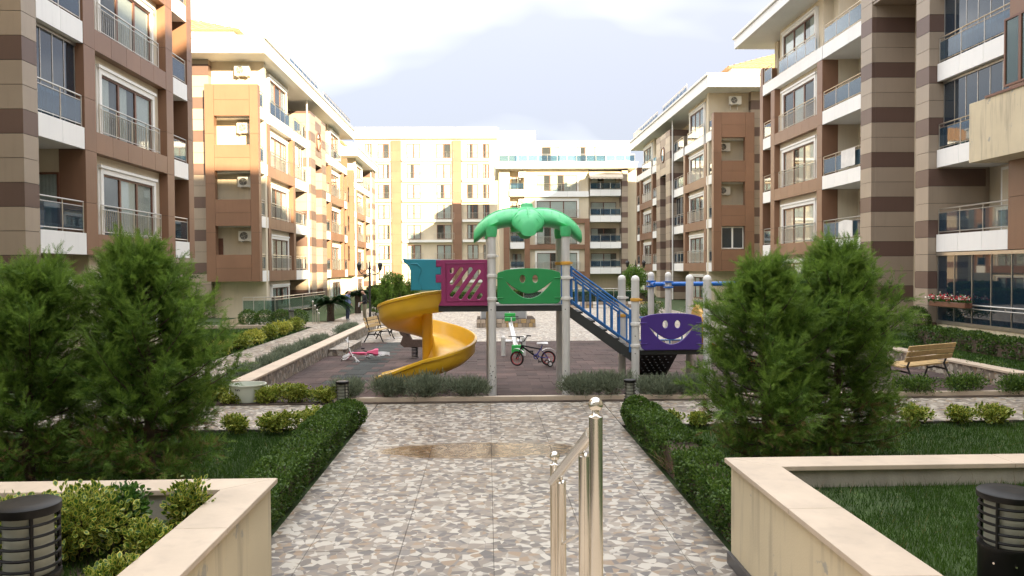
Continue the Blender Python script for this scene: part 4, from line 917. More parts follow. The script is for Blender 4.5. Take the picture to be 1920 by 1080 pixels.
def bolts(x, y, zs, r=.083):
    for z in zs: MB().tube([(x - .02, y - r + .004, z), (x - .02, y - r - .008, z)], .011, 8).build('bolt', 'lamp_iron', PS)
bolts(.09, YF, (1.76, .42)); bolts(1.60, YF, (1.76, .5)); bolts(3.03, YF, (.84, 1.2)); bolts(4.52, YF, (.84,))
cg = random.Random(3); chips = MB()     # flaked paint at the foot of the left post
for k in range(16):
    a_ = R(-90 + cg.uniform(-55, 70)); z = cg.uniform(.18, .62); q = Vector((.09 + .0835 * math.cos(a_), YF + .0835 * math.sin(a_), z)); dd_ = Vector((math.cos(a_), math.sin(a_), 0))
    chips.tube([q - dd_ * .004, q + dd_ * .001], cg.uniform(.004, .013), 6)
chips.build('flaked_paint', 'print_dark', PS)
# decks
d1 = MB().box(.02, 1.66, YF + .02, YB - .02, 1.72, 1.84).build('deck', 'deck_black', PS, bevel=.01)
MB().box(-1.0, -.04 + .055, YF + .02, YB - .02, 1.72, 1.84).build('deck', 'deck_black', PS, bevel=.01)
MB().box(2.98, 4.50, YF + .03, YB - .02, .80, .90).build('deck', 'deck_black', PS, bevel=.01)
# flat panels standing in X-Z planes
def xz(name, mat, outer, holes, y, thick, parent=PS, bevel=.012):
    v, f = plate(outer, holes, thick, bevel); m = MB().add([(p[0], y - p[2], p[1]) for p in v], f)
    return m.build(name, mat, parent, smooth=True, angle=35)
def smile(name, mat, x0, x1, z0, z1, y):
    w, h = x1 - x0, z1 - z0; cx = (x0 + x1) / 2; o = []
    def arc(cx_, cz, r, a0, a1, n=6): return [(cx_ + r * math.cos(R(a0 + (a1 - a0) * k / n)), cz + r * math.sin(R(a0 + (a1 - a0) * k / n))) for k in range(n + 1)]
    r = .10
    o += arc(x0 + r, z0 + r, r, 180, 270) + arc(x1 - r, z0 + r, r, 270, 360)
    o += arc(x1 - .06, z1 - .13, .06, 0, 60, 4)
    o += [(cx + w / 2 * .9 * math.cos(R(a)) * 1.0, z1 - .10 + .10 * math.sin(R(a)) ** .8) for a in range(20, 161, 10)]
    o += arc(x0 + .06, z1 - .13, .06, 120, 180, 4)
    eyes = [ell(cx - w * .10, z0 + h * .70, .056, .080), ell(cx + w * .10, z0 + h * .70, .056, .080)]
    sm = []
    for k in range(21):
        t = -1 + 2 * k / 20; sm.append((cx + t * w * .36, z0 + h * .16 + h * .46 * abs(t) ** 2.0))
    for k in range(19, 0, -1):
        t = -1 + 2 * k / 20; sm.append((cx + t * w * .36, z0 + h * .16 + h * .46 * abs(t) ** 2.0 + .095 * (1 - abs(t) ** 3.2)))
    p = xz(name, mat, o, eyes + [sm], y, .05)
    for sx in (x0 + .05, x1 - .05):
        for sz in (z0 + .13, z1 - .20):
            MB().tube([(sx - .07, y - .028, sz), (sx + .07, y - .028, sz)], .012, 8).build('mounting_rib', mat, p, smooth=True)
    return p
smile('green_smile_panel', 'play_green', .20, 1.49, 1.87, 2.60, YF)
smile('purple_smile_panel', 'play_purple', 3.14, 4.40, .90, 1.66, YF - .01)
# magenta panel with slanted slots
x0, x1, z0, z1 = -1.0, .0, 1.84, 2.78
tabs = [(x0, z0), (x1, z0), (x1, z1), (x0 - .04, z1), (x0 - .04, z1 - .14), (x0 + .06, z1 - .14), (x0 + .06, z1 - .30), (x0 - .05, z1 - .30), (x0 - .05, z1 - .46), (x0 + .06, z1 - .46), (x0 + .06, z0 + .12)]
sl = []
for a, b in (((.27, .70), (.29, .74)), ((.27, .47), (.47, .75)), ((.27, .22), (.66, .75)), ((.45, .17), (.83, .70)), ((.63, .17), (.86, .50)), ((.82, .17), (.86, .22))):
    sl.append(slot(x0 + a[0], z0 + a[1], x0 + b[0], z0 + b[1], .038))
xz('magenta_slot_panel', 'play_magenta', tabs, sl, YF, .05)
fr = MB().tube([(x0 + .16, YF - .03, z0 + .10), (x1 - .05, YF - .03, z0 + .10), (x1 - .05, YF - .03, z1 - .07), (x0 + .16, YF - .03, z1 - .07)], .010, 6, closed=True).build('panel_bead', 'play_magenta', PS, smooth=True)
# teal panel at the slide entrance
tx = [(-1.56, 2.16), (-.95, 2.16), (-.95, 2.32), (-1.04, 2.32), (-1.04, 2.48), (-.95, 2.48), (-.95, 2.64), (-1.04, 2.64), (-1.04, 2.79), (-1.62, 2.80), (-1.72, 2.82), (-1.70, 2.74), (-1.60, 2.66), (-1.56, 2.56)]
tp_ = xz('teal_panel', 'play_teal', tx, [], YF + .03, .09, bevel=.02)
MB().tube([(-1.56, YF - .02, 2.70), (-1.42, YF - .02, 2.70), (-1.35, YF - .02, 2.62), (-1.36, YF - .02, 2.52), (-1.40, YF - .02, 2.44), (-1.38, YF - .02, 2.34), (-1.33, YF - .02, 2.20)], .012, 6).build('panel_bead', 'play_teal', tp_, smooth=True)
MB().box(-1.55, -1.0, YB - .06, YB + .02, 2.16, 2.8).build('teal_panel', 'play_teal', PS, bevel=.02)
# spiral slide
AX, AY = -1.32, 17.30; RC = .58; HW = .43
def prof(wo, wi):   # across the chute: s>0 outward; thickness 3 cm; u-shaped with rolled rims
    ins = [(-HW, wi), (-HW + .03, .10), (-HW + .14, .02), (0, 0), (HW - .14, .02), (HW - .03, .12), (HW, wo)]
    rim_o = [(HW + .03, wo + .035), (HW + .075, wo + .02), (HW + .075, wo - .03), (HW + .035, wo - .045)]
    out = [(HW + .03, .10), (HW - .12, -.035), (0, -.05), (-HW + .12, -.035), (-HW - .03, .08)]
    rim_i = [(-HW - .035, wi - .03), (-HW - .05, wi + .01), (-HW - .02, wi + .03)]
    return ins + rim_o + out + rim_i
path = []
zs, ze = 1.74, .20; L1 = .42; N_ = 56
for k in range(4): t = k / 4; path.append((Vector((AX + L1 * (1 - t), AY - RC, zs - .05 * t)), Vector((0, -1, 0)), .40, .32))
for k in range(N_ + 1):
    t = k / N_; a = R(-90 - 360 * t)           # clockwise from above: front, left, back, right, front
    rd = Vector((math.cos(a), math.sin(a), 0)); z = zs - .05 - (zs - .05 - ze - .16) * (t * .97 + .03 * t * t)
    path.append((Vector((AX, AY, z)) + rd * RC, rd, .40 - .06 * t, .32 - .06 * t))
zl = path[-1][0].z
for k in range(1, 9): t = k / 8; path.append((Vector((AX - 1.0 * t, AY - RC - .02 * t, zl - .18 * t - (.0 if t < .8 else -.015))), Vector((0, -1, 0)), .34 - .18 * t, .26 - .14 * t))
sl_ = MB().loft([[p + rd * s + Vector((0, 0, z)) for s, z in prof(wo, wi)] for p, rd, wo, wi in path]).build('spiral_slide', 'play_yellow', PS, smooth=True, angle=50)
MB().lathe([(.115, .02), (.115, 1.74)], 20, (AX, AY, 0)).build('slide_column', 'play_yellow', PS, smooth=True)
# leaf roof
def leaf(name, dirx, diry, L, W, base=(.84, 16.68), droop=.42, z=3.60, th=.23):
    rings = []; c = Vector((base[0], base[1], 0)); d = Vector((dirx, diry, 0)).normalized(); s = Vector((-d.y, d.x, 0)); mid = []
    for i in range(15):
        t = i / 14; w = W * (.52 + .48 * math.sin(min(1, t / .55) * math.pi / 2)) * (1 if t < .6 else max(.45, 1 - ((t - .6) / .46) ** 2.2)); h = z + .10 * math.sin(t * 2.4) - droop * t ** 2.3; q = th * (1 - .18 * t) * (1 if t < .93 else .78)
        o = c + d * (L * t + .02); ring = []
        for k in range(16):
            a = 2 * math.pi * k / 16; cy, sy = math.cos(a), math.sin(a)
            ring.append(o + s * (w * cy) + Vector((0, 0, h + (q * sy if sy > 0 else q * .80 * sy) - .22 * q * cy * cy)))
        rings.append(ring); mid.append(o + Vector((0, 0, h + q * 1.0 + .004)))
    lo = MB().loft(rings).build(name, 'roof_green', PS, smooth=True, angle=60)
    vein = MB().tube(mid[2:-1], [.018] * 10 + [.010, .006], 6)
    for i in range(3, 13, 2):
        t = i / 14; o = rings[i]
        for sg in (0, 1):
            a = mid[i]; bb = [rings[min(14, i + 1)][k] for k in ((2, 1) if sg == 0 else (6, 7))]
            vein.tube([a, bb[0] + Vector((0, 0, .004)), bb[1] + Vector((0, 0, .002))], [.008, .007, .003], 5)
    vein.build('vein', 'roof_green', lo, smooth=True)
    return lo
leaf('roof_leaf', -1, 0, 1.10, .52); leaf('roof_leaf', 1, 0, 1.12, .52)
leaf('roof_leaf', 0, -1, .74, .34, z=3.56, droop=.26, th=.24); leaf('roof_leaf', 0, 1, .74, .30, z=3.56, droop=.26, th=.24)
MB().lathe([(.34, 3.36), (.36, 3.60), (.28, 3.80), (.16, 3.87), (.13, 3.90), (.13, 3.94), (.10, 3.97), (.02, 3.985)], 24, (.84, 16.68, 0)).build('roof_hub', 'roof_green', PS, smooth=True, angle=60)
for x, y in ((.09, YF), (1.60, YF), (.05, YB), (1.58, YB)):
    MB().lathe([(.095, 3.24), (.11, 3.30), (.12, 3.45)], 18, (x, y, 0)).build('roof_socket', 'roof_green', PS, smooth=True)
# stairs with blue rails
xa, za, xb, zb = 1.70, 1.80, 2.96, .88
for y in (YF + .05, YB - .05):
    MB().add([(xa - .02, y - .02, za + .02), (xb, y - .02, zb + .02), (xb, y - .02, zb - .22), (xa - .02, y - .02, za - .20), (xa - .02, y + .02, za + .02), (xb, y + .02, zb + .02), (xb, y + .02, zb - .22), (xa - .02, y + .02, za - .20)],
             [(0, 1, 2, 3), (4, 5, 6, 7), (0, 1, 5, 4), (1, 2, 6, 5), (2, 3, 7, 6), (3, 0, 4, 7)]).build('stair_stringer', 'deck_black', PS)
for i in range(5):
    t = (i + .5) / 5; x, z = xa + (xb - xa) * t, za + (zb - za) * t
    B(PS, 'stair_tread', 'deck_black', x - .13, x + .13, YF + .07, YB - .07, z - .05, z - .01)
for y in (YF + .02, YB - .02):
    rail = MB()
    for dz in (.78, .64, .10): rail.tube([(xa + .0, y, za + dz + .04), (xb, y, zb + dz + .04)], .021, 8)
    rail.tube([(xa + .02, y, za + .05), (xa + .02, y, za + .84)], .024, 8); rail.tube([(xb - .03, y, zb - .02), (xb - .03, y, zb + .86)], .030, 8)
    rl = rail.build('stair_railing', 'play_blue', PS, smooth=True)
    for i in range(8):
        t = (i + .7) / 8.4; x = xa + (xb - xa) * t; z = za + (zb - za) * t
        MB().tube([(x, y, z + .13), (x, y, z + .70)], .019, 8).build('baluster', 'play_blue', rl, smooth=True)
MB().tube([(1.52, YF - .01, 1.86), (1.52, YF - .01, 2.66)], .018, 8).tube([(1.555, YF + .01, 1.86), (1.555, YF + .01, 2.66)], .014, 8).build('blue_bar', 'play_blue', PS, smooth=True)
# low rail on the far side of the small deck
rb = MB()
for k in range(5): x = 3.2 + k * .27; rb.tube([(x, YB, .92), (x, YB, 1.5)], .016, 8)
rb.tube([(3.03, YB, 1.5), (4.4, YB, 1.5)], .02, 8).tube([(3.03, YB, 1.0), (4.4, YB, 1.0)], .016, 8).build('back_railing', 'play_blue', PS, smooth=True)
# perforated climbing ramp behind the small deck, leading away
holes = [ell(.10 + .14 * i + (.07 if j % 2 else 0), .14 + .17 * j, .026, .026, 8) for j in range(9) for i in range(6) if .10 + .14 * i + (.07 if j % 2 else 0) < .86]
v, f = plate([(0, 0), (.92, 0), (.92, 1.75), (0, 1.75)], holes, .03, .004)
A, Bv = Vector((3.36, YB + 1.55, .02)), Vector((3.36, YB + .0, .88)); dv = (Bv - A) / (Bv - A).length; nv = Vector((1, 0, 0)).cross(dv)
MB().add([A + Vector((1, 0, 0)) * p[0] + dv * p[1] * 1.0 + nv * p[2] for p in v], f).build('climbing_ramp', 'deck_black', PS)
# arch panel at the head of the orange slide, in a Y-Z plane
arch = [(YF + .10, .90), (YB - .10, .90), (YB - .10, 1.42)] + [(16.675 + .475 * math.cos(R(a)) * (1 if abs(math.cos(R(a))) > .6 else .9), 1.44 + .36 * math.sin(R(a)) ** 1.6) for a in range(12, 169, 12)] + [(YF + .10, 1.42)]
hole = [(16.45, .92), (16.90, .92), (16.90, 1.20)] + [(16.675 + .225 * math.cos(R(a)), 1.20 + .17 * math.sin(R(a))) for a in range(15, 166, 15)] + [(16.45, 1.20)]
v, f = plate(arch, [hole], .08, .018)
ap = MB().add([(4.47 + p[2], p[0], p[1]) for p in v], f).build('arch_panel', 'play_orange', PS, smooth=True, angle=40)
for rr in (.30, .38): MB().tube([(4.425, 16.675 + rr * math.cos(R(a)), 1.22 + rr * .85 * math.sin(R(a))) for a in range(0, 181, 15)], .014, 6).build('bead', 'play_orange', ap, smooth=True)
pr = [(-.28, .20), (-.25, .04), (0, 0), (.25, .04), (.28, .20), (.33, .20), (.29, -.02), (0, -.05), (-.29, -.02), (-.33, .20)]
ringsR = []
for k in range(13):
    t = k / 12; x = 4.5 + 2.0 * t; z = .90 - .72 * t - .06 * math.sin(t * 3.14) + (.10 * max(0, t - .8) / .2)
    ringsR.append([(x, 16.675 + s, z + q) for s, q in pr])
MB().loft(ringsR).build('straight_slide', 'play_red', PS, smooth=True, angle=50)
MB().tube([(6.3, 16.675, 0), (6.3, 16.675, .2)], .05, 10).build('slide_foot', 'post_grey', PS)
# ------------------------------------------------------------------ swing set behind
SW = empty('swing_set', (6, 22, 0), 'swing set with white posts and blue top bar behind the small deck', 'swing set')
for x, y in ((4.50, 21.6), (4.75, 20.6), (8.3, 21.6), (8.05, 20.6)):
    p = MB().lathe([(.085, 0), (.085, 2.40)], 18, (x, y, 0)).build('post', 'post_grey', SW, smooth=True)
    MB().lathe([(.088, 2.36), (.088, 2.40), (.07, 2.45), (.03, 2.475), (.004, 2.48)], 18, (x, y, 0)).build('cap', 'cap_white', p, smooth=True)
    MB().box(x - .11, x + .11, y - .11, y + .11, 2.06, 2.10).box(x - .11, x + .11, y - .11, y + .11, 2.20, 2.24).build('bracket', 'blue_bar', p)
MB().tube([(4.5, 21.1, 2.15), (8.3, 21.1, 2.15)], .06, 14).tube([(4.5, 21.6, 2.15), (4.5, 21.1, 2.15)], .05, 10).tube([(4.75, 20.6, 2.15), (4.75, 21.1, 2.15)], .05, 10).tube([(8.3, 21.6, 2.15), (8.3, 21.1, 2.15)], .05, 10).tube([(8.05, 20.6, 2.15), (8.05, 21.1, 2.15)], .05, 10).build('top_bar', 'blue_bar', SW, smooth=True)
for x in (5.35, 5.85, 6.75, 7.25): MB().tube([(x, 21.1, 2.12), (x, 21.1, .48)], .011, 6).build('chain', 'lamp_iron', SW)
for x in (5.6, 7.0): MB().box(x - .27, x + .27, 21.0, 21.2, .44, .48).build('swing_seat', 'deck_black', SW, bevel=.01)
# ------------------------------------------------------------------ seesaw
SS = empty('seesaw', (.75, 23.5, 0), 'white seesaw beam with green ends, its far end raised', 'seesaw')
for x in (.46, 1.06):
    p = MB().lathe([(.07, 0), (.07, .54)], 16, (x, 23.4, 0)).build('post', 'post_grey', SS, smooth=True); MB().lathe([(.072, .52), (.072, .55), (.04, .59), (.004, .60)], 16, (x, 23.4, 0)).build('cap', 'cap_white', p, smooth=True)
MB().tube([(.46, 23.4, .43), (1.06, 23.4, .43)], .05, 12).build('pivot_bar', 'bike_white', SS, smooth=True)
a, b = Vector((.84, 22.35, .16)), Vector((.70, 24.55, .92)); dv = (b - a).normalized(); sx = Vector((1, 0, 0)); nv = sx.cross(dv)
def obox(mb, a, b, hw, hh):
    dv = (b - a).normalized(); s = Vector((0, 0, 1)).cross(dv).normalized(); n_ = dv.cross(s)
    return mb.add([p + s * i * hw + n_ * j * hh for p in (a, b) for i, j in ((-1, -1), (1, -1), (1, 1), (-1, 1))], [(0, 1, 2, 3), (4, 5, 6, 7), (0, 1, 5, 4), (1, 2, 6, 5), (2, 3, 7, 6), (3, 0, 4, 7)])
obox(MB(), a, b, .06, .045).build('beam', 'bike_white', SS, bevel=.01)
for e, s in ((a, 1), (b, -1)):
    st = e + dv * s * .10
    MB().box(e.x - .17, e.x + .17, e.y - .14 , e.y + .14, e.z + .04, e.z + .16).box(e.x - .17, e.x + .17, e.y - s * .16 - .03, e.y - s * .16 + .03, e.z + .04, e.z + .28).build('seat', 'seesaw_green', SS, bevel=.02)
    hp = e + dv * s * .42
    hd = MB().tube([hp, hp + Vector((0, 0, .32))], .018, 8).build('handle_stem', 'bike_white', SS, smooth=True)
    MB().tube([hp + Vector((-.22, 0, .33)), hp + Vector((.22, 0, .33))], .014, 8).build('handle_bar', 'black_metal', hd, smooth=True)
# ------------------------------------------------------------------ spring rider
p = G(778, 671); SP = empty('spring_rider', p, 'dark brown spring rider behind the yellow slide', 'spring rider'); x, y = p.x, p.y
MB().tube([(x + .09 * math.cos(a * .5), y + .09 * math.sin(a * .5), .02 + .30 * a / 88) for a in range(89)], .014, 6).build('spring', 'black_metal', SP, smooth=True)
v, f = plate([(-.42, 0), (-.30, -.10), (.30, -.10), (.42, .02), (.36, .14), (.10, .10), (-.08, .12), (-.16, .30), (-.30, .42), (-.44, .36), (-.40, .26), (-.34, .22)], [], .05, .01)
for s in (-.09, .09): MB().add([(x + q[0], y + s + q[2], .42 + q[1]) for q in v], f).build('side_board', 'rattan', SP)
MB().box(x - .02, x + .28, y - .12, y + .12, .50, .54).build('seat', 'rattan', SP); MB().tube([(x - .2, y - .2, .70), (x - .2, y + .2, .70)], .016, 8).build('handle', 'black_metal', SP)
# ------------------------------------------------------------------ bicycles
def wheel(mb_t, mb_r, c, ax, r, tw=.022):
    ax = Vector(ax).normalized(); u = ax.orthogonal().normalized(); w = ax.cross(u); c = Vector(c)
    mb_t.tube([c + (u * math.cos(2 * math.pi * k / 28) + w * math.sin(2 * math.pi * k / 28)) * (r - tw) for k in range(28)], tw, 8, closed=True)
    mb_r.tube([c + (u * math.cos(2 * math.pi * k / 28) + w * math.sin(2 * math.pi * k / 28)) * (r - tw * 2.1) for k in range(28)], .009, 6, closed=True)
    mb_r.tube([c - ax * .03, c + ax * .03], .022, 10)
    for k in range(10):
        a_ = 2 * math.pi * k / 10; mb_r.tube([c + ax * .015 * (-1) ** k, c + (u * math.cos(a_) + w * math.sin(a_)) * (r - tw * 2)], .0028, 4, cap=False)
def bicycle(root, T, frame_m, fork_m, seat_m, rim_m, grip_m, trainers, basket=None, steer=0.0, r=.20, bag=None, tyre='tyre'):
    """frame in local X (forward = -X), Z up; T maps local to world"""
    f = lambda *p: T @ Vector(p)
    hub_r, bb, st = (.36, 0, r), (.06, 0, .25), (.20, 0, .50)
    hd_t, hd_b = (-.27, 0, .52), (-.29, 0, .43); hub_f = (-.40, -.0 + math.sin(steer) * .02, r)
    MB().tube([f(*hd_t), f(*hd_b)], .024, 8).tube([f(-.27, 0, .49), f(*bb)], .022, 8).tube([f(-.27, 0, .51), f(.16, 0, .42)], .019, 8).build('frame', frame_m, root, smooth=True)
    MB().tube([f(*bb), f(.19, 0, .44)], .02, 8).tube([f(*bb), f(.36, .04, r)], .012, 6).tube([f(*bb), f(.36, -.04, r)], .012, 6).tube([f(.17, 0, .42), f(.36, .04, r)], .010, 6).tube([f(.17, 0, .42), f(.36, -.04, r)], .010, 6).build('rear_frame', fork_m, root, smooth=True)
    ca, sa = math.cos(steer), math.sin(steer)
    def sf(x, y, z):      # steered part about the head tube
        X, Y = x + .28, y; return f(-.28 + X * ca - Y * sa, X * sa + Y * ca, z)
    MB().tube([sf(-.28, .045, .44), sf(-.40, .045, r)], .013, 6).tube([sf(-.28, -.045, .44), sf(-.40, -.045, r)], .013, 6).tube([sf(-.28, .05, .44), sf(-.28, -.05, .44)], .015, 6).build('fork', frame_m, root, smooth=True)
    hb = MB().tube([sf(-.25, -.29, .72), sf(-.22, -.20, .73), sf(-.27, -.10, .60), sf(-.27, .10, .60), sf(-.22, .20, .73), sf(-.25, .29, .72)], .012, 8).tube([sf(-.27, 0, .50), sf(-.27, 0, .61)], .014, 8).build('handlebar', grip_m[0], root, smooth=True)
    for s in (-1, 1): MB().tube([sf(-.245, s * .20, .73), sf(-.19, s * .31, .715)], .018, 8).build('grip', grip_m[1], hb, smooth=True)
    w = MB(); rm = MB(); wheel(w, rm, f(*hub_r), f(0, 1, 0) - f(0, 0, 0), r); wo = w.build('wheel', tyre, root, smooth=True); rm.build('rim', rim_m, wo)
    w = MB(); rm = MB(); wheel(w, rm, sf(-.40, 0, r), sf(0, 1, 0) - sf(0, 0, 0), r); wo = w.build('wheel', tyre, root, smooth=True); rm.build('rim', rim_m, wo)
    MB().loft([[f(.22 + x, y * k, .545 + z) for y, z in ((-1, 0), (-.6, .035), (.6, .035), (1, 0), (.6, -.02), (-.6, -.02))] for x, k in ((-.13, .025), (-.02, .045), (.06, .085), (.12, .08))]).build('saddle', seat_m, root, smooth=True)
    MB().tube([f(.19, 0, .42), f(.22, 0, .54)], .013, 6).build('seat_post', fork_m, root)
    for hubc, st_ in ((hub_r, 0), ):
        MB().loft([[f(hubc[0] + (r + .03) * math.cos(R(a)), y, hubc[2] + (r + .03) * math.sin(R(a))) for y in (-.035, .035)] + [f(hubc[0] + (r + .038) * math.cos(R(a)), y, hubc[2] + (r + .038) * math.sin(R(a))) for y in (.035, -.035)] for a in range(20, 131, 10)]).build('mudguard', 'bike_white', root, smooth=True)
    MB().loft([[sf(-.40 + (r + .03) * math.cos(R(a)), y, r + (r + .03) * math.sin(R(a))) for y in (-.03, .03)] + [sf(-.40 + (r + .038) * math.cos(R(a)), y, r + (r + .038) * math.sin(R(a))) for y in (.03, -.03)] for a in range(40, 111, 10)]).build('mudguard', 'bike_white', root, smooth=True)
    MB().tube([f(.06, -.07, .25), f(.06, .07, .25)], .012, 6).tube([f(.06, -.07, .25), f(.13, -.08, .13)], .010, 6).tube([f(.06, .07, .25), f(-.02, .08, .36)], .010, 6).build('crank', 'black_metal', root)
    for px_, py_, pz_ in ((.13, -.12, .13), (-.02, .12, .36)): MB().box(-.045, .045, -.03, .03, -.01, .01).__class__().tube([f(px_ - .04, py_, pz_), f(px_ + .04, py_, pz_)], .02, 6).build('pedal', 'black_metal', root)
    MB().tube([f(.06 + .055 * math.cos(R(a)), -.05, .25 + .055 * math.sin(R(a))) for a in range(0, 360, 20)], .012, 6, closed=True).build('chain_guard', fork_m, root)
    if trainers:
        for s in (-1, 1):
            w = MB(); rm = MB(); wheel(w, rm, f(.37, s * .17, .082), f(0, 1, 0) - f(0, 0, 0), .08, .018); wo = w.build('training_wheel', 'tyre', root, smooth=True); rm.build('rim', 'bike_white', wo)
            MB().tube([f(.36, s * .04, r), f(.37, s * .14, .11)], .009, 5).build('training_bracket', 'bike_white', root)
    if bag: MB().loft([[f(-.10 + x, y * .03, .40 + z * .035) for y, z in ((-1, -1), (1, -1), (1, 1), (-1, 1))] for x in (-.05, .12)]).build('frame_bag', bag, root, bevel=.015)
p = G(1000, 688); BK = empty('bicycle', p, 'small black and blue bicycle with training wheels standing behind the tower', 'bicycle')
bicycle(BK, Matrix.Translation(p) @ Matrix.Rotation(R(8), 4, 'Z') @ Matrix.Scale(1.12, 4), 'black_metal', 'bike_blue', 'bike_white', 'bike_red', ('black_metal', 'tyre'), True, steer=R(-38), r=.20)
p = G(682, 674); PK = empty('bicycle', p, 'pink and white bicycle lying on its side on the rubber floor', 'bicycle')
bicycle(PK, Matrix.Translation(p + Vector((0, .25, .06))) @ Matrix.Rotation(R(4), 4, 'Z') @ Matrix.Rotation(R(74), 4, 'X') @ Matrix.Scale(1.25, 4), 'bike_pink', 'bike_white', 'bike_pink', 'bike_white', ('bike_white', 'bike_white'), False, steer=R(25), bag='bike_pink', tyre='cap_white')
# ------------------------------------------------------------------ stainless handrail on the steps
HRL = empty('handrail', (.36, 3.3, 1.0), 'polished stainless steel handrail with ball topped posts on the near steps', 'handrail')
def spost(x, y, z0, z1, r, ball=None):
    p = MB().tube([(x, y, z0), (x, y, z1)], r, 24).build('post', 'steel', HRL, smooth=True)
    if ball: MB().lathe([(r, 0), (r * 1.02, .004), (r * .55, .010), (r * .45, .022)] + [(max(.002, ball * math.sin(R(a))), .022 + ball * .92 - ball * math.cos(R(a))) for a in range(22, 181, 12)], 24, (x, y, z1)).build('ball', 'steel', p, smooth=True, angle=60)
    return p
pA, pB = PD(1117, 783, 2.75), PD(1040, 872, 4.05); pC, pD_ = PD(1095, 855, 3.10), PD(1053, 905, 3.78)
spost(pA.x, pA.y, .9, pA.z, .0245, .026); spost(pB.x, pB.y, .45, pB.z, .0245, .026)
spost(pC.x, pC.y, .8, pC.z, .0225); spost(pD_.x, pD_.y, .55, pD_.z, .0215)
a, b = PD(1110, 812, 2.80), PD(1036, 902, 4.02)
MB().tube([a, b], .0235, 20).build('hand_rail', 'steel', HRL, smooth=True)
for q in (pC, pD_):
    t = (q.y - a.y) / (b.y - a.y); top = a + (b - a) * t
    MB().tube([q, (q.x, q.y, top.z - .015)], .007, 10).build('stub', 'steel', HRL, smooth=True); MB().lathe([(.0225, 0), (.018, .01), (.010, .014)], 16, q).build('collar', 'steel', HRL, smooth=True)
for dz in (.30, .55): MB().tube([pC - Vector((0, 0, dz)), pD_ - Vector((0, 0, dz))], .0075, 10).build('lower_rod', 'steel', HRL, smooth=True)
# ------------------------------------------------------------------ bollard lights
def bollard(label, x, y, z, h, r, rings=5):
    b = empty('bollard_light', (x, y, z), label, 'bollard light', 'round louvred garden bollard lights')
    hb = h * .52; ht = h * .93; n = 28
    MB().lathe([(r * 1.1, 0), (r * 1.1, .015), (r, .02), (r, hb - .01), (r * 1.03, hb), (r * 1.03, hb + .02), (r * .8, hb + .02)], n, (x, y, z)).build('body', 'black_metal', b, smooth=True)
    MB().lathe([(r * .80, hb + .01), (r * .80, ht + .005)], n, (x, y, z)).build('diffuser', 'frosted', b, smooth=True)
    MB().lathe([(r * 1.03, ht), (r * 1.06, ht + .01), (r * 1.06, h - .012), (r * .98, h - .004), (r * .4, h), (.004, h)], n, (x, y, z)).build('cap', 'black_metal', b, smooth=True)
    for i in range(rings):
        q = hb + .02 + (ht - hb - .02) * (i + .7) / (rings + .4)
        MB().tube([(x + r * .96 * math.cos(2 * math.pi * k / n), y + r * .96 * math.sin(2 * math.pi * k / n), z + q) for k in range(n)], r * .055, 6, closed=True).build('louvre_ring', 'black_metal', b, smooth=True)
    for k in range(4):
        a = R(35 + 90 * k); MB().tube([(x + r * .95 * math.cos(a), y + r * .95 * math.sin(a), z + hb), (x + r * .95 * math.cos(a), y + r * .95 * math.sin(a), z + ht + .01)], r * .07, 6).build('rib', 'black_metal', b)
    for k in range(6):
        a = R(-150 + 40 * k); c = Vector((x + r * math.cos(a), y + r * math.sin(a), z + hb - .06)); d = Vector((math.cos(a), math.sin(a), 0)); MB().tube([c - d * .003, c + d * .005], .006, 8).build('screw', 'steel', b)
    return b
p = PD(52, 940, 4.15); bollard('large black louvred bollard light in the left planter at the picture edge', p.x, 4.15, .60, p.z - .60, .147)
p = PD(1892, 918, 4.15); bollard('large black louvred bollard light in the right planter at the picture edge', p.x, 4.15, .74, p.z - .74, .147)
p = PD(642, 714, 13.3); bollard('black louvred bollard light at the far end of the left hedge', p.x, 13.3, 0, p.z, .105)
p = PD(1181, 711, 13.2); bollard('black louvred bollard light behind the box ball of the right hedge', p.x, 13.2, 0, p.z, .10)
p = PD(203, 652, 14.5); bollard('black bollard light half hidden between the two left cypresses', p.x, 14.5, 0, 1.1, .13)
p = PD(546, 580, 35.4); bollard('small dark bollard light at the far end of the left side path', p.x, 35.4, 0, .80, .12)
# ------------------------------------------------------------------ tub
p = G(466, 757); tub = empty('plastic_tub', (-5.0, 16.55, 0), 'pale green round plastic tub at the near end of the left low wall', 'tub')
x, y, rt, hh = -4.72, 15.62, .335, .34
tub.location = (x, y, .0)
MB().lathe([(rt * .80, .0), (rt * .97, hh - .03), (rt * 1.05, hh - .02), (rt * 1.06, hh), (rt * .98, hh), (rt * .95, hh - .03), (rt * .79, .02)], 32, (x, y, .025)).build('tub_body', 'tub', tub, smooth=True, angle=50)
MB().box(x + rt * .9, x + rt * 1.22, y - .06, y + .06, .30, .32).build('grip', 'tub', tub, bevel=.008)
# dark printed mark below the rim: small strokes
an = R(-112); c = Vector((x + rt * .935 * math.cos(an), y + rt * .935 * math.sin(an), .275)); s = Vector((-math.sin(an), math.cos(an), 0)); pm = MB()
for u0, v0, u1, v1 in ((-.055, .02, -.025, .02), (-.04, .02, -.04, -.015), (-.015, .02, -.005, -.01), (-.005, -.01, .005, .02), (.015, .02, .015, -.015), (.015, .02, .035, .02), (.04, .02, .055, -.012)):
    pm.tube([c + s * u0 + Vector((0, 0, v0)), c + s * u1 + Vector((0, 0, v1))], .006, 5)
pm.build('printed_mark', 'print_dark', tub)
MB().tube([(x - rt * 1.02, y, .34), (x - rt * .9, y - .22, .22), (x - rt * .45, y - rt * .85, .12)], .005, 6).build('wire_handle', 'bike_white', tub)
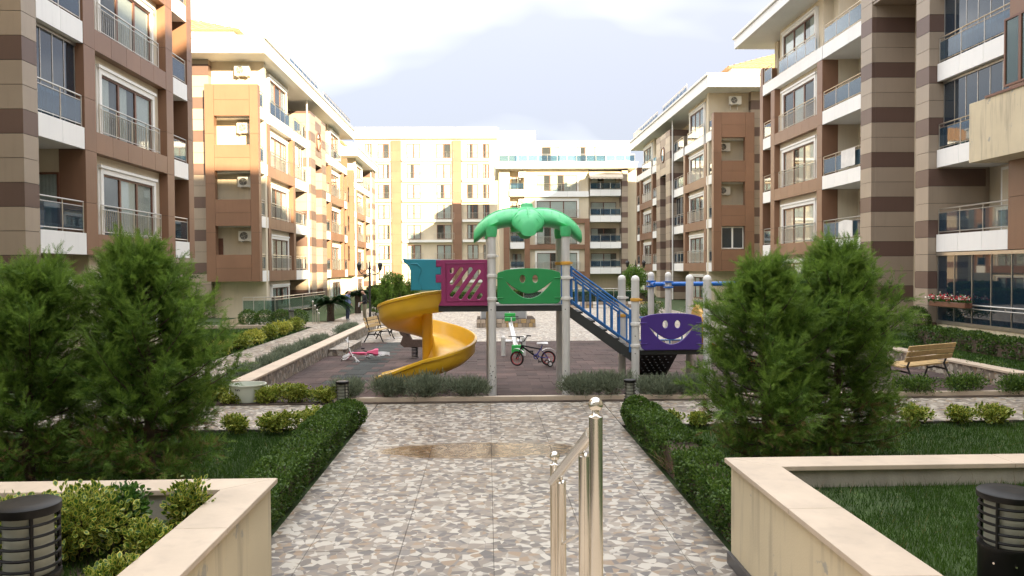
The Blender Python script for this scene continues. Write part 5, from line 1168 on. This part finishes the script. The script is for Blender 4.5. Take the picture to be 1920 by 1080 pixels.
# ------------------------------------------------------------------ benches
def bench(label, loc, rz, L=1.5, slat='wood', iron='lamp_iron'):
    b = empty('park_bench', loc, label, 'bench'); T = Matrix.Translation(loc) @ Matrix.Rotation(rz, 4, 'Z')
    def ob(name, m, par, x0, x1, pts):      # extruded in local x
        n = len(pts); mb = MB().add([T @ Vector((x0, p[0], p[1])) for p in pts] + [T @ Vector((x1, p[0], p[1])) for p in pts], [tuple(range(n)), tuple(range(n, 2 * n))] + [(i, (i + 1) % n, n + (i + 1) % n, n + i) for i in range(n)])
        return mb.build(name, m, par, bevel=.006)
    for i in range(4):                      # seat slats (sitting side is local -Y)
        y = -.42 + i * .115; z = .43 - .012 * i; ob('seat_slat', slat, b, -L / 2, L / 2, [(y, z), (y + .10, z - .012), (y + .10, z + .022), (y, z + .034)])
    for i in range(3):
        y = .07 + i * .04; z = .52 + i * .125; ob('back_slat', slat, b, -L / 2, L / 2, [(y, z), (y + .034, z + .105), (y + .062, z + .098), (y + .028, z - .008)])
    for sx in (-L / 2 + .18, L / 2 - .18):
        fr = MB()
        for q in ([(.16, .88), (.07, .50), (.03, .40), (.12, .20), (.24, .0)], [(.05, .41), (-.42, .42)], [(-.40, .41), (-.36, .25), (-.43, .08), (-.48, .0)], [(-.36, .25), (-.2, .30), (.08, .27)]):
            fr.tube([T @ Vector((sx, a_, c_)) for a_, c_ in q], .022, 6)
        fr.build('leg', iron, b, smooth=True)
    return b
bench('wooden slatted bench with dark iron legs beside the left playground wall', (-4.05, 28.8, 0), R(80), 1.7)
bench('grey weathered slatted bench just behind the wooden one on the left', (-4.0, 31.6, 0), R(72), 1.8, 'wood_grey')
p = G(1742, 738); bench('wooden slatted bench seen from behind at the right, by the low wall', (9.7, 17.2, 0), R(-152), 1.7)
# ------------------------------------------------------------------ lamp posts
def lamppost(label, x, y, h):
    l = empty('street_lamp', (x, y, 0), label, 'street lamp', 'twin headed iron garden lamps')
    MB().lathe([(.11, 0), (.11, .10), (.07, .16), (.055, .5), (.05, .55), (.045, h - .1), (.03, h + .10), (.005, h + .25)], 14, (x, y, 0)).build('pole', 'lamp_iron', l, smooth=True)
    for s in (-1, 1):
        MB().tube([(x, y, h - .35), (x + s * .22, y, h - .42), (x + s * .40, y, h - .36), (x + s * .50, y, h - .22)], .022, 8).tube([(x, y, h - .08), (x + s * .2, y, h - .22), (x + s * .4, y, h - .36)], .014, 6).build('arm', 'lamp_iron', l, smooth=True)
        hd = MB().lathe([(.04, -.20), (.07, -.17), (.115, .05), (.13, .08), (.11, .13), (.04, .19), (.01, .24)], 12, (x + s * .50, y, h - .02)).build('lamp_head', 'lamp_iron', l, smooth=True)
    return l
p = PD(694, 606, 38); lamppost('twin headed black lamp post behind the left benches', p.x, 38, 2.75)
p = PD(1192, 560, 48); lamppost('twin headed black lamp post behind the blue stair rail, by the round tree', p.x, 48, 2.85)
# ------------------------------------------------------------------ stone plinth with cabinet
cb = empty('stone_plinth', (.9, 35.5, 0), 'low stone faced plinth carrying a grey cabinet beyond the playground', 'plinth')
MB().box(-.48, 2.10, 34.8, 37.2, .0, .36).build('stone_core', 'soil', cb)
st = random.Random(4); stones = MB()
for row in range(2):
    xx = -.5
    while xx < 2.1:
        w = st.uniform(.12, .24); B(cb, 'stone', st.choice(('tan', 'travertine', 'wood')), xx + .008, min(xx + w, 2.12) - .008, 34.74 + st.uniform(0, .03), 34.82, .005 + row * .18, .17 + row * .18 + st.uniform(-.01, .012)); xx += w
MB().box(-.30, 1.75, 35.1, 36.6, .36, 1.02).build('cabinet', 'cabinet', cb, bevel=.01)
for x in (-.30, .20, .98, 1.72): MB().box(x - .02, x + .02, 35.07, 35.1, .36, 1.0).build('frame_bar', 'trim_white', cb)
# ------------------------------------------------------------------ people
def person(label, p, h, rz, top, legs, pose):
    root = empty('person', p, label, 'person'); s = h / 1.75
    J = dict(pel=(0, 0, .93), sp=(0, .0, 1.15), ch=(0, -.01, 1.36), nk=(0, -.02, 1.50), hd=(0, -.05, 1.58), hd2=(0, -.055, 1.68), hd3=(0, -.05, 1.745),
             hl=(.10, 0, .90), kl=(.11, -.02, .49), al=(.11, .02, .09), tl=(.12, -.15, .035), hr=(-.10, 0, .90), kr=(-.11, -.02, .49), ar=(-.11, .02, .09), tr=(-.12, -.15, .035),
             sl=(.19, 0, 1.42), el=(.25, .01, 1.15), wl=(.24, -.08, .91), fl=(.235, -.12, .82), sr=(-.19, 0, 1.42), er=(-.25, .01, 1.15), wr=(-.24, -.08, .91), fr=(-.235, -.12, .82))
    J.update(pose); rad = dict(pel=.165, sp=.155, ch=.165, nk=.058, hd=.075, hd2=.098, hd3=.055, hl=.105, kl=.072, al=.05, tl=.045, hr=.105, kr=.072, ar=.05, tr=.045, sl=.068, el=.050, wl=.036, fl=.030, sr=.068, er=.050, wr=.036, fr=.030)
    E = [('pel', 'sp'), ('sp', 'ch'), ('ch', 'nk'), ('nk', 'hd'), ('hd', 'hd2'), ('hd2', 'hd3'), ('pel', 'hl'), ('hl', 'kl'), ('kl', 'al'), ('al', 'tl'), ('pel', 'hr'), ('hr', 'kr'), ('kr', 'ar'), ('ar', 'tr'), ('ch', 'sl'), ('sl', 'el'), ('el', 'wl'), ('wl', 'fl'), ('ch', 'sr'), ('sr', 'er'), ('er', 'wr'), ('wr', 'fr')]
    ks = list(J); me = bpy.data.meshes.new('b'); me.from_pydata([Vector(J[k]) for k in ks], [(ks.index(a), ks.index(b)) for a, b in E], [])
    ob = bpy.data.objects.new('b', me); col.objects.link(ob); m = ob.modifiers.new('s', 'SKIN')
    for i, k in enumerate(ks): sv = me.skin_vertices[0].data[i]; r = rad[k]; sv.radius = (r, r * (.72 if k in ('pel', 'sp', 'ch') else 1)); sv.use_root = (k == 'pel')
    sub = ob.modifiers.new('u', 'SUBSURF'); sub.levels = 2; sub.render_levels = 2
    dg = bpy.context.evaluated_depsgraph_get(); ev = ob.evaluated_get(dg); m2 = bpy.data.meshes.new_from_object(ev); bpy.data.objects.remove(ob)
    hw = [Vector(J[k]) for k in ('wl', 'fl', 'wr', 'fr')]
    m2.materials.clear()
    for q in ('skin', top, legs, 'shoe', 'hair'): m2.materials.append(M[q])
    for f in m2.polygons:
        c = f.center; f.use_smooth = True
        if min((c - q).length for q in hw) < .085: f.material_index = 0
        elif c.z > 1.50: f.material_index = 4 if (c.z > 1.70 or c.y > -.03) and c.z > 1.58 else 0
        elif c.z > .93 or abs(c.x) > .19: f.material_index = 1
        elif c.z > .10: f.material_index = 2
        else: f.material_index = 3
    m2.transform(Matrix.Rotation(rz, 4, 'Z') @ Matrix.Scale(s, 4)); o = bpy.data.objects.new('body', m2); link(o, root)
    return root, Matrix.Translation(p) @ Matrix.Rotation(rz, 4, 'Z') @ Matrix.Scale(s, 4)
p = PD(652, 597, 41); p.z = -.05
person('person in a blue shirt and jeans standing behind the left benches, head bowed', (p.x, 41, -.05), 1.58, R(75), 'shirt_blue', 'jeans', dict(hd=(0, -.09, 1.56), hd2=(0, -.13, 1.64), hd3=(0, -.15, 1.70), wl=(.24, -.12, .90), fl=(.23, -.16, .82)))
p = PD(684, 597, 41)
_, T = person('person in a black top and khaki trousers holding white papers behind the lamp post', (p.x, 41, -.05), 1.58, R(-60), 'shirt_black', 'khaki', dict(hd=(0, -.09, 1.56), hd2=(0, -.13, 1.64), hd3=(0, -.15, 1.70), wl=(.20, -.30, 1.02), fl=(.17, -.38, 1.0), wr=(-.20, -.20, .92), fr=(-.18, -.28, .88)))
pp = empty('paper_sheets', T @ Vector((.15, -.42, .92)), 'white sheets of paper held by the person in black', 'papers')
v = [T @ Vector(q) for q in ((.05, -.40, .78), (.25, -.42, .80), (.25, -.40, 1.06), (.05, -.38, 1.04), (.05, -.41, .78), (.25, -.43, .80), (.25, -.41, 1.06), (.05, -.39, 1.04))]
MB().add(v, [(0, 1, 2, 3), (4, 5, 6, 7), (0, 1, 5, 4), (1, 2, 6, 5), (2, 3, 7, 6), (3, 0, 4, 7)]).build('sheet', 'bike_white', pp)
# ------------------------------------------------------------------ cycads
def cycad(label, x, y, h, r, nf):
    g = np.random.default_rng(int(y)); c = empty('cycad_palm', (x, y, 0), label, 'palm', 'squat cycad palms on the left lawn')
    MB().lathe([(.19, 0), (.20, .1), (.17, h * .5), (.19, h), (.1, h + .1)], 12, (x, y, 0)).build('trunk', 'bark', c, smooth=True)
    P, D, N, S = [], [], [], []
    for i in range(nf):
        a = g.uniform(0, 6.28); up = g.uniform(.1, 1.1); d = np.array([math.cos(a), math.sin(a), 0]); L = r * g.uniform(.85, 1.1)
        prev = None
        for k in range(26):
            t = (k + 1) / 26; p_ = np.array([x, y, h]) + d * L * t * math.cos(up * .8) + np.array([0, 0, L * (math.sin(up) * t - .62 * t * t)])
            sd = np.cross(d, [0, 0, 1]); 
            for sg in (-1, 1):
                P.append(p_); D.append(sd * sg + d * .6 + np.array([0, 0, .25])); N.append(np.array([0, 0, 1.]) + d * .2); S.append(.22 * math.sin(math.pi * (.12 + .86 * t)) + .03)
            if prev is not None: pass
            prev = p_
    scatter('fronds', np.array(P), np.array(D), np.array(N), np.array(S), BLADE, ['palm_leaf'], c, W=.055)
p = PD(620, 600, 40); cycad('squat dark cycad palm behind the lavender, next to the person in blue', p.x, 40, .85, 1.25, 60)
p = PD(671, 575, 47); cycad('smaller cycad palm between the two people, farther back', p.x, 47, 1.0, 1.0, 40)
# ------------------------------------------------------------------ glass railing, low walls by the left patio
gr = empty('patio_railing', (-12, 37, 0), 'steel and glass railing around the left ground floor patio', 'railing')
def rail_run(par, a, b, n, h=.95, glass='green_glass', posts=True):
    a, b = Vector(a), Vector(b); m = MB().tube([a + Vector((0, 0, h)), b + Vector((0, 0, h))], .022, 8).tube([a + Vector((0, 0, h - .14)), b + Vector((0, 0, h - .14))], .015, 8).tube([a + Vector((0, 0, .10)), b + Vector((0, 0, .10))], .015, 8)
    m.build('rails', 'rail_steel', par, smooth=True)
    for i in range(n + 1):
        p_ = a + (b - a) * i / n; MB().tube([p_, p_ + Vector((0, 0, h))], .02, 8).build('baluster', 'rail_steel', par, smooth=True)
        if i < n:
            q = a + (b - a) * (i + 1) / n; d = (q - p_) * .03; w = (q - p_).normalized().cross(Vector((0, 0, 1))) * .005
            MB().add([x_ + s_ * w + Vector((0, 0, z_)) for x_ in (p_ + d, q - d) for s_ in (-1, 1) for z_ in (.13, h - .17)], [(0, 1, 3, 2), (4, 5, 7, 6), (0, 1, 5, 4), (2, 3, 7, 6), (0, 2, 6, 4), (1, 3, 7, 5)]).build('glass_pane', glass, par)
a0, a1, a2 = G(456, 602), G(516, 601), PD(590, 580, 47)
rail_run(gr, (a0.x, a0.y, .25), (a1.x, a1.y, .25), 3); rail_run(gr, (a1.x, a1.y, .25), (a2.x, 50, .25), 4)
gp = empty('steel_gate_posts', G(588, 608), 'cluster of slim steel handrail posts at the end of the left side path', 'handrail')
for i, (px_, py_) in enumerate(((587, 566), (591, 574), (595, 582), (598, 588))):
    q = G(px_, 607); t = PD(px_, py_, q.y); MB().tube([(q.x, q.y, 0), (q.x, q.y, t.z)], .02, 8).build('post', 'rail_steel', gp, smooth=True); MB().lathe([(.03, -.03), (.045, 0), (.03, .03), (.004, .045)], 10, (q.x, q.y, t.z + .02)).build('ball', 'rail_steel', gp, smooth=True)
kw = empty('low_cream_wall', G(445, 612), 'low cream wall with sloping top at the edge of the left lawn', 'wall')
q = G(440, 611); MB().add([(q.x - .6, q.y, 0), (q.x + .45, q.y, 0), (q.x + .45, q.y, .42), (q.x - .6, q.y, .22), (q.x - .6, q.y + .3, 0), (q.x + .45, q.y + .3, 0), (q.x + .45, q.y + .3, .42), (q.x - .6, q.y + .3, .22)], [(0, 1, 2, 3), (4, 5, 6, 7), (0, 1, 5, 4), (1, 2, 6, 5), (2, 3, 7, 6), (3, 0, 4, 7)]).build('wall_body', 'cream_wall', kw)
kk = MB().box(-13.6, -8.2, 35.6, 35.85, -.1, .12).build('kerb', 'travertine'); kk['kind'] = 'structure'
for i, (x_, y_) in enumerate(((-11.0, 36.6), (-10.2, 36.4), (-9.5, 36.6), (-8.7, 36.6))):
    bush('round_shrub', 'small round shrub in front of the left patio railing, ' + ['first', 'second', 'third', 'fourth'][i] + ' from the low cream wall', 'shrub', (x_, y_, 0), (.42, .42, .75), 1500, .07, ['box_leaf'], lumps=1, fill=.8, group='round shrubs by the left patio', seed=i)
# patio sofas
for i, (px_, w_, y_) in enumerate(((493, 1.3, 44.2), (555, 1.6, 51.5))):
    q = PD(px_, 585, y_); sf_ = empty('rattan_sofa', (-11.6 + .1 * i, y_, .25), ['dark rattan sofa on the left patio, nearer one', 'dark rattan sofa on the left patio, farther one against the cream wall'][i], 'sofa', 'patio sofas')
    x_ = -11.6; MB().box(x_ - .4, x_ + .4, y_, y_ + w_, .0, .62).build('sofa_seat', 'rattan', sf_, bevel=.03); MB().box(x_ - .4, x_ - .2, y_, y_ + w_, .62, 1.05).build('sofa_back', 'rattan', sf_, bevel=.03)
# ------------------------------------------------------------------ far planting
def smalltree(label, x, y, h, r, seed, kind='conifer'):
    if kind == 'conifer': return conifer(label, (x, y, -.03), h, r, seed, nl=34, group='small trees at the far end of the court', bare=0)
    t = empty('round_tree', (x, y, 0), label, 'tree', 'small trees at the far end of the court'); g = np.random.default_rng(seed)
    tr = MB().tube([(x, y, -.05), (x + .03, y, h * .45), (x, y, h * .75)], [.07, .055, .03], 8)
    for k in range(6):
        a = k * 1.05; tr.tube([(x, y, h * .5), (x + r * .6 * math.cos(a), y + r * .6 * math.sin(a), h * .75)], [.03, .01], 5)
    tr.build('trunk', 'bark', t); n_ = 2600; u = g.normal(size=(n_, 3)); u /= np.linalg.norm(u, axis=1, keepdims=True)
    P = np.array([x, y, h - r]) + u * r * (g.uniform(.45, 1.0, n_) * (1 + .15 * np.sin(u[:, 0] * 7) * np.sin(u[:, 2] * 6)))[:, None]
    scatter('crown', P, u + g.normal(size=(n_, 3)) * .6, u + g.normal(size=(n_, 3)) * .5, .13, LEAF, ['bright_leaf'], t, W=.075); return t
for i, (px_, d_, h_, r_, lab) in enumerate(((722, 44, 2.0, .50, 'small conifer right behind the lamp post'), (748, 46, 2.3, .45, 'slim taller conifer left of the teal panel'), (705, 47, 1.4, .5, 'low conifer left of the slide top'), (772, 50, 1.9, .6, 'small conifer seen beyond the teal panel'))):
    q = PD(px_, 560, d_); smalltree(lab, q.x, d_, h_, r_, 30 + i)
q = PD(1186, 560, 47); smalltree('round headed small tree behind the blue stair rail', q.x, 46.5, 2.7, .72, 41, 'round')
q = PD(735, 530, 52); smalltree('bright green round tree between the small conifers', q.x, 52, 2.4, .9, 42, 'round')
for i, (x0_, x1_, y0_, y1_, h_, lab) in enumerate(((-5.0, -.4, 52, 53, 1.0, 'far hedge behind the slide, left half'), (3.6, 11.5, 54, 55, 1.0, 'far hedge behind the blue stairs'), (-9.5, -5.5, 62, 63, 1.3, 'far hedge behind the two people'), (-.2, 3.4, 53, 54, 1.1, 'far hedge behind the grey cabinet'))):
    hedge('far_hedge', 'dark green ' + lab, 'hedge', x0_, x1_, y0_, y1_, h_, 5000, .12, z0=-.05, lump=.12)
for i in range(8):
    q = (5.0 + i * .9, 38 + (i * 37 % 11) * .8); w = ['first', 'second', 'third', 'fourth', 'fifth', 'sixth', 'seventh', 'eighth'][i]
    bush('low_shrub', 'low shrub in the curved bed beyond the swing set, ' + w + ' from the stairs', 'shrub', (q[0] + 2.6, q[1], 0), (.8, .6, .7), 900, .10, ['lavender_leaf'] if i % 2 else ['box_leaf'], LEAF, .5, 'low shrubs beyond the swing set', lumps=7, seed=i + 200)
sw = empty('stone_wall', (5.5, 51, 0), 'low rubble stone edging wall at the far end of the plaza', 'wall'); MB().box(2.6, 11.0, 51.05, 51.4, -.05, .38).build('wall_core', 'soil', sw)
xx = 2.6
while xx < 11:
    w = st.uniform(.22, .45)
    for row in range(2): B(sw, 'stone', st.choice(('tan', 'travertine', 'trim_white', 'wood')), xx + .012, xx + w - .012, 50.98 + st.uniform(0, .03), 51.06, .01 + row * .2, .19 + row * .2 + st.uniform(-.02, .015))
    xx += w
fgr = empty('glass_fence', (5, 52, 0), 'low glass and steel fence behind the blue stairs at the far end', 'fence'); rail_run(fgr, (2.4, 52.3, 0), (9.6, 52.3, 0), 6, 1.2, 'green_glass')
